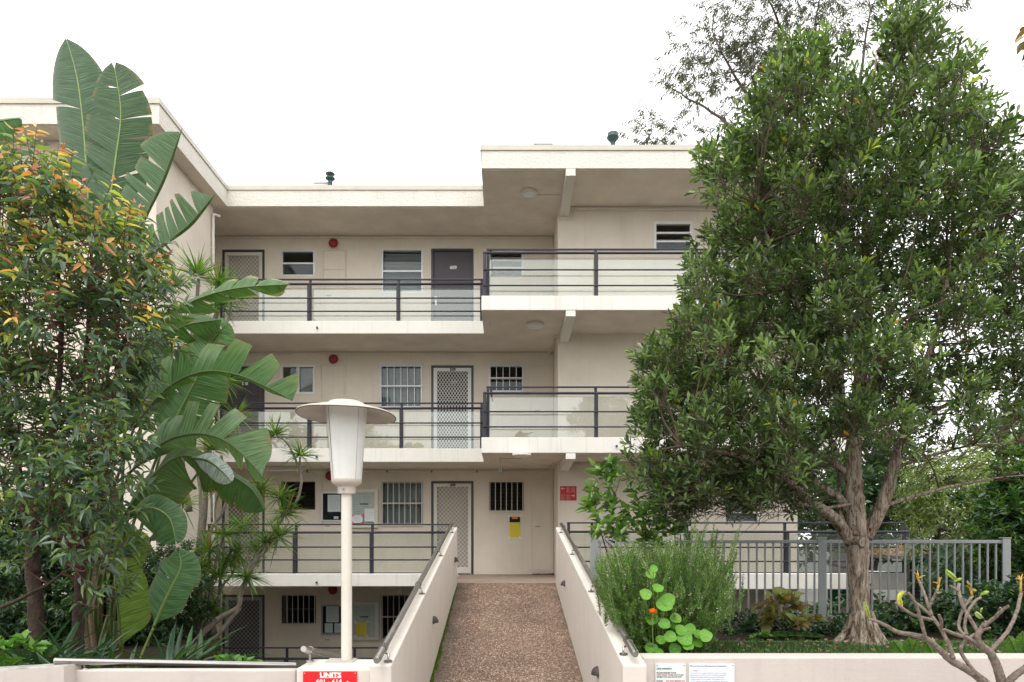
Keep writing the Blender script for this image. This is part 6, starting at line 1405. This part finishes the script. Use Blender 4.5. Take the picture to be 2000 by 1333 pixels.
for x, y, s_, lab in ((1775, 1270, 40, 'big pointed green leaf clump behind the wall, left of the frangipani'), (1830, 1268, 34, 'pointed green leaf clump behind the wall among the frangipani branches'), (1992, 1262, 44, 'big pointed green leaf clump behind the wall at the right edge')):
    Y = 5.95; t = thing('taro', lab, 'plant', (PX(x, Y), Y, 0.6), group='pointed leaves behind the front wall')
    for k_ in range(3):
        an = (120, 60, 92)[k_]+random.uniform(-12, 12); d = (math.cos(R(an)), -math.sin(R(an))); s2 = s_*random.uniform(0.75, 1.05)
        paddle(t, [(x+k_*7-7, y+14, Y), (x+k_*7-7+d[0]*s2*0.5, y+14+d[1]*s2*0.5, Y-0.02), (x+k_*7-7+d[0]*s2, y+14+d[1]*s2, Y-0.06)], s2*0.42, s2*0.42, 15, 15, 20, col=(0.10, 0.22, 0.04), gap=0, r0=0.004, shape=heart)
# lawn and its clippings (uncountable)
N = 16000; X = RNG.uniform(1.1, 8.2, N); Y = RNG.uniform(5.74, 7.24, N)
gr = leafcloud('lawn_grass', 'leaf', None, np.stack([X, Y, np.full(N, 0.598)], 1), RNG.normal(0, .4, (N, 3))+np.array([0, 0, 1.0]), RNG.uniform(0.03, 0.065, N), 0.006, pal([(0.06, 0.15, 0.03), (0.09, 0.19, 0.035), (0.045, 0.11, 0.03)], N), 'diamond')
tag(gr, 'strip of short green lawn behind the front wall', 'grass')
N = 160; X = RNG.uniform(1.8, 6.2, N); Y = RNG.uniform(6.4, 7.24, N)
tag(leafcloud('lawn_litter', 'leaf_dull', None, np.stack([X, Y, np.full(N, 0.635)], 1), RNG.normal(size=(N, 3))*np.array([1, 1, .2]), 0.05, 0.022, pal([(0.30, 0.22, 0.12), (0.22, 0.14, 0.08), (0.35, 0.3, 0.2)], N), 'ovate'), 'dry fallen leaves on the lawn round the big tree', 'leaf litter')

# ================================================================== bare frangipani in front of the wall
FR = thing('frangipani', 'bare grey branching frangipani in front of the right wall', 'tree', (PX(1958, 4.85), 4.85, -0.45))
def fz(x, y): return (1700+x/4.71, 1050+y/4.71)
def fb(pts, r0, r1, dy=(0, 0)):
    n = len(pts); a = []
    for i, p in enumerate(pts):
        x, y = fz(*p); s_ = i/(n-1); a.append((x, y, 4.85+dy[0]+(dy[1]-dy[0])*s_, (r0+(r1-r0)*s_)*0.9))
    m = MB(); q = limb(m, a, 9, 6, 0.0022); e = q[-1]; d = Vector(e[:3])-Vector(q[-3][:3]); d.normalize()
    m.tube([Vector(e[:3]), Vector(e[:3])+d*e[3]*0.7], [e[3], e[3]*0.45], 9); m.build('branch', 'frangipani_bark', FR, smooth='all')
mat('frangipani_bark', (0.225, 0.18, 0.145), 0.8, 0.25, var=0.55, vscale=42, bump=0.6, bscale=90, bdist=0.006)
mat('yellow_stalk', (0.55, 0.33, 0.06), 0.6, 0.3, var=0.25, vscale=40)
fb([(1190, 2300), (1200, 1900), (1225, 1500), (1205, 1330), (1160, 1180), (1100, 1060), (1010, 990), (985, 910), (1035, 825), (1062, 780)], .045, .0165, (0.1, -0.05))
fb([(1190, 2300), (1150, 1700), (1090, 1400), (1000, 1290), (880, 1210), (740, 1130), (620, 1020), (510, 930), (380, 895), (250, 870), (120, 800), (8, 755)], .040, .010, (0.1, -0.15))
fb([(1230, 1450), (1270, 1340), (1340, 1265), (1440, 1190), (1520, 1100)], .030, .022, (0.05, -0.1))
fb([(1045, 820), (1110, 765), (1160, 725), (1205, 680), (1270, 632)], .015, .011, (-0.05, -0.2)); fb([(1160, 725), (1185, 680), (1195, 650)], .012, .010, (-0.1, -0.15)); fb([(1040, 850), (1075, 840), (1095, 832)], .010, .008, (-0.05, -0.1))
fb([(1100, 1045), (1180, 960), (1270, 850), (1340, 700), (1375, 570), (1382, 510)], .0165, .012, (0.02, 0.2))
fb([(990, 990), (900, 930), (780, 890), (680, 850)], .0155, .0125, (0, -0.1)); fb([(765, 1115), (720, 980), (650, 850), (560, 720), (430, 610)], .0165, .011, (-0.05, 0.1))
fb([(510, 930), (480, 820), (440, 680), (410, 600), (350, 512)], .0135, .010, (-0.1, -0.2)); fb([(565, 715), (530, 620), (490, 500), (450, 410)], .012, .0095, (0.05, 0.15)); fb([(535, 650), (580, 560), (618, 480)], .011, .0095, (0.05, 0)); fb([(605, 515), (650, 505)], .009, .008, (0, 0))
fb([(648, 850), (655, 780), (630, 715)], .013, .0105, (0, -0.1)); fb([(560, 757), (470, 735), (370, 700), (230, 605)], .0125, .010, (0, -0.2))
fb([(990, 875), (920, 750), (850, 630), (810, 480), (815, 430)], .015, .012, (0, 0.15)); fb([(805, 490), (730, 445)], .010, .008, (0.1, 0.1))
fb([(870, 900), (815, 830), (830, 720), (880, 620), (938, 540)], .0125, .0105, (0, 0.2)); fb([(882, 895), (870, 800), (890, 700), (960, 590), (1012, 555)], .012, .010, (0, 0.1)); fb([(875, 640), (875, 570)], .009, .0085, (0.15, 0.15))
fb([(1000, 1290), (900, 1160), (830, 1040), (870, 960), (960, 890)], .0155, .012, (0, 0)); fb([(930, 1010), (905, 940), (880, 905)], .012, .011, (0, 0))
def tipstalk(x, y, n=5, s_=70):
    for k_ in range(n):
        a = R(60+60*k_/(n-1)*1.0+random.uniform(-15, 15))*1.0; a = R(random.uniform(15, 165)); p0 = P(*fz(x, y), 4.85); L = s_/4.71*random.uniform(0.5, 1)
        p1 = P(fz(x, y)[0]+math.cos(a)*L, fz(x, y)[1]-math.sin(a)*L, 4.85+random.uniform(-.05, .05)); MB().tube([p0, tuple((np.array(p0)+np.array(p1))/2+np.array([0, 0, 0.004])), p1], [0.0035, 0.003, 0.002], 5).build('flower_stalk', 'yellow_stalk', FR)
for x, y in ((445, 375), (630, 430), (1382, 400), (925, 480)): tipstalk(x, y)
for x0, y0, x1, y1 in ((450, 410, 430, 355), (1382, 510, 1385, 385), (938, 540, 920, 480), (618, 480, 630, 430)): MB().tube([P(*fz(x0, y0), 4.86), P(*fz(x1, y1), 4.86)], [0.008, 0.006], 7).build('flower_stalk', 'yellow_stalk', FR, smooth='all')
def fleaf(x0, y0, x1, y1, w, col, bend=0):
    a, b = fz(x0, y0), fz(x1, y1); mdx, mdy = (a[0]+b[0])/2+bend, (a[1]+b[1])/2-abs(bend)*0.5
    paddle(FR, [(a[0], a[1], 4.83), (mdx, mdy, 4.80), (b[0], b[1], 4.80)], w, w, 20, 25, 15, col=col, gap=0, r0=0.003, mid='pale_stalk')
fleaf(330, 490, 290, 640, 6, (0.50, 0.42, 0.03), -7); fleaf(800, 385, 700, 305, 6, (0.26, 0.38, 0.04)); fleaf(770, 415, 840, 380, 4, (0.30, 0.42, 0.06)); fleaf(1010, 540, 1090, 500, 5, (0.28, 0.40, 0.05)); fleaf(1040, 745, 970, 690, 6, (0.36, 0.42, 0.16)); fleaf(1020, 690, 1030, 650, 3, (0.42, 0.42, 0.12)); fleaf(915, 490, 975, 490, 5, (0.35, 0.22, 0.06)); fleaf(890, 400, 930, 450, 3, (0.25, 0.13, 0.08)); fleaf(5, 755, -50, 600, 4, (0.30, 0.36, 0.05))

# ================================================================== woodland behind the camera, seen only as reflection in the glass
N = 26000; cx = RNG.uniform(-34, 34, N); hgt = 5.2+2.6*np.sin(cx*0.35)+1.6*np.sin(cx*0.9+1)+1.1*np.sin(cx*2.1); z = RNG.uniform(0, 1, N)**0.8*hgt-0.4
wl = leafcloud('woodland', 'leaf_dull', None, np.stack([cx, RNG.uniform(-20, -16, N), z], 1), rsph(N), RNG.uniform(0.5, 1.1, N), RNG.uniform(0.3, 0.6, N), pal([(0.03, 0.06, 0.025), (0.05, 0.085, 0.035), (0.04, 0.07, 0.045)], N), 'diamond')
tag(wl, 'dark line of trees mirrored in the gallery glass panes', 'woodland')
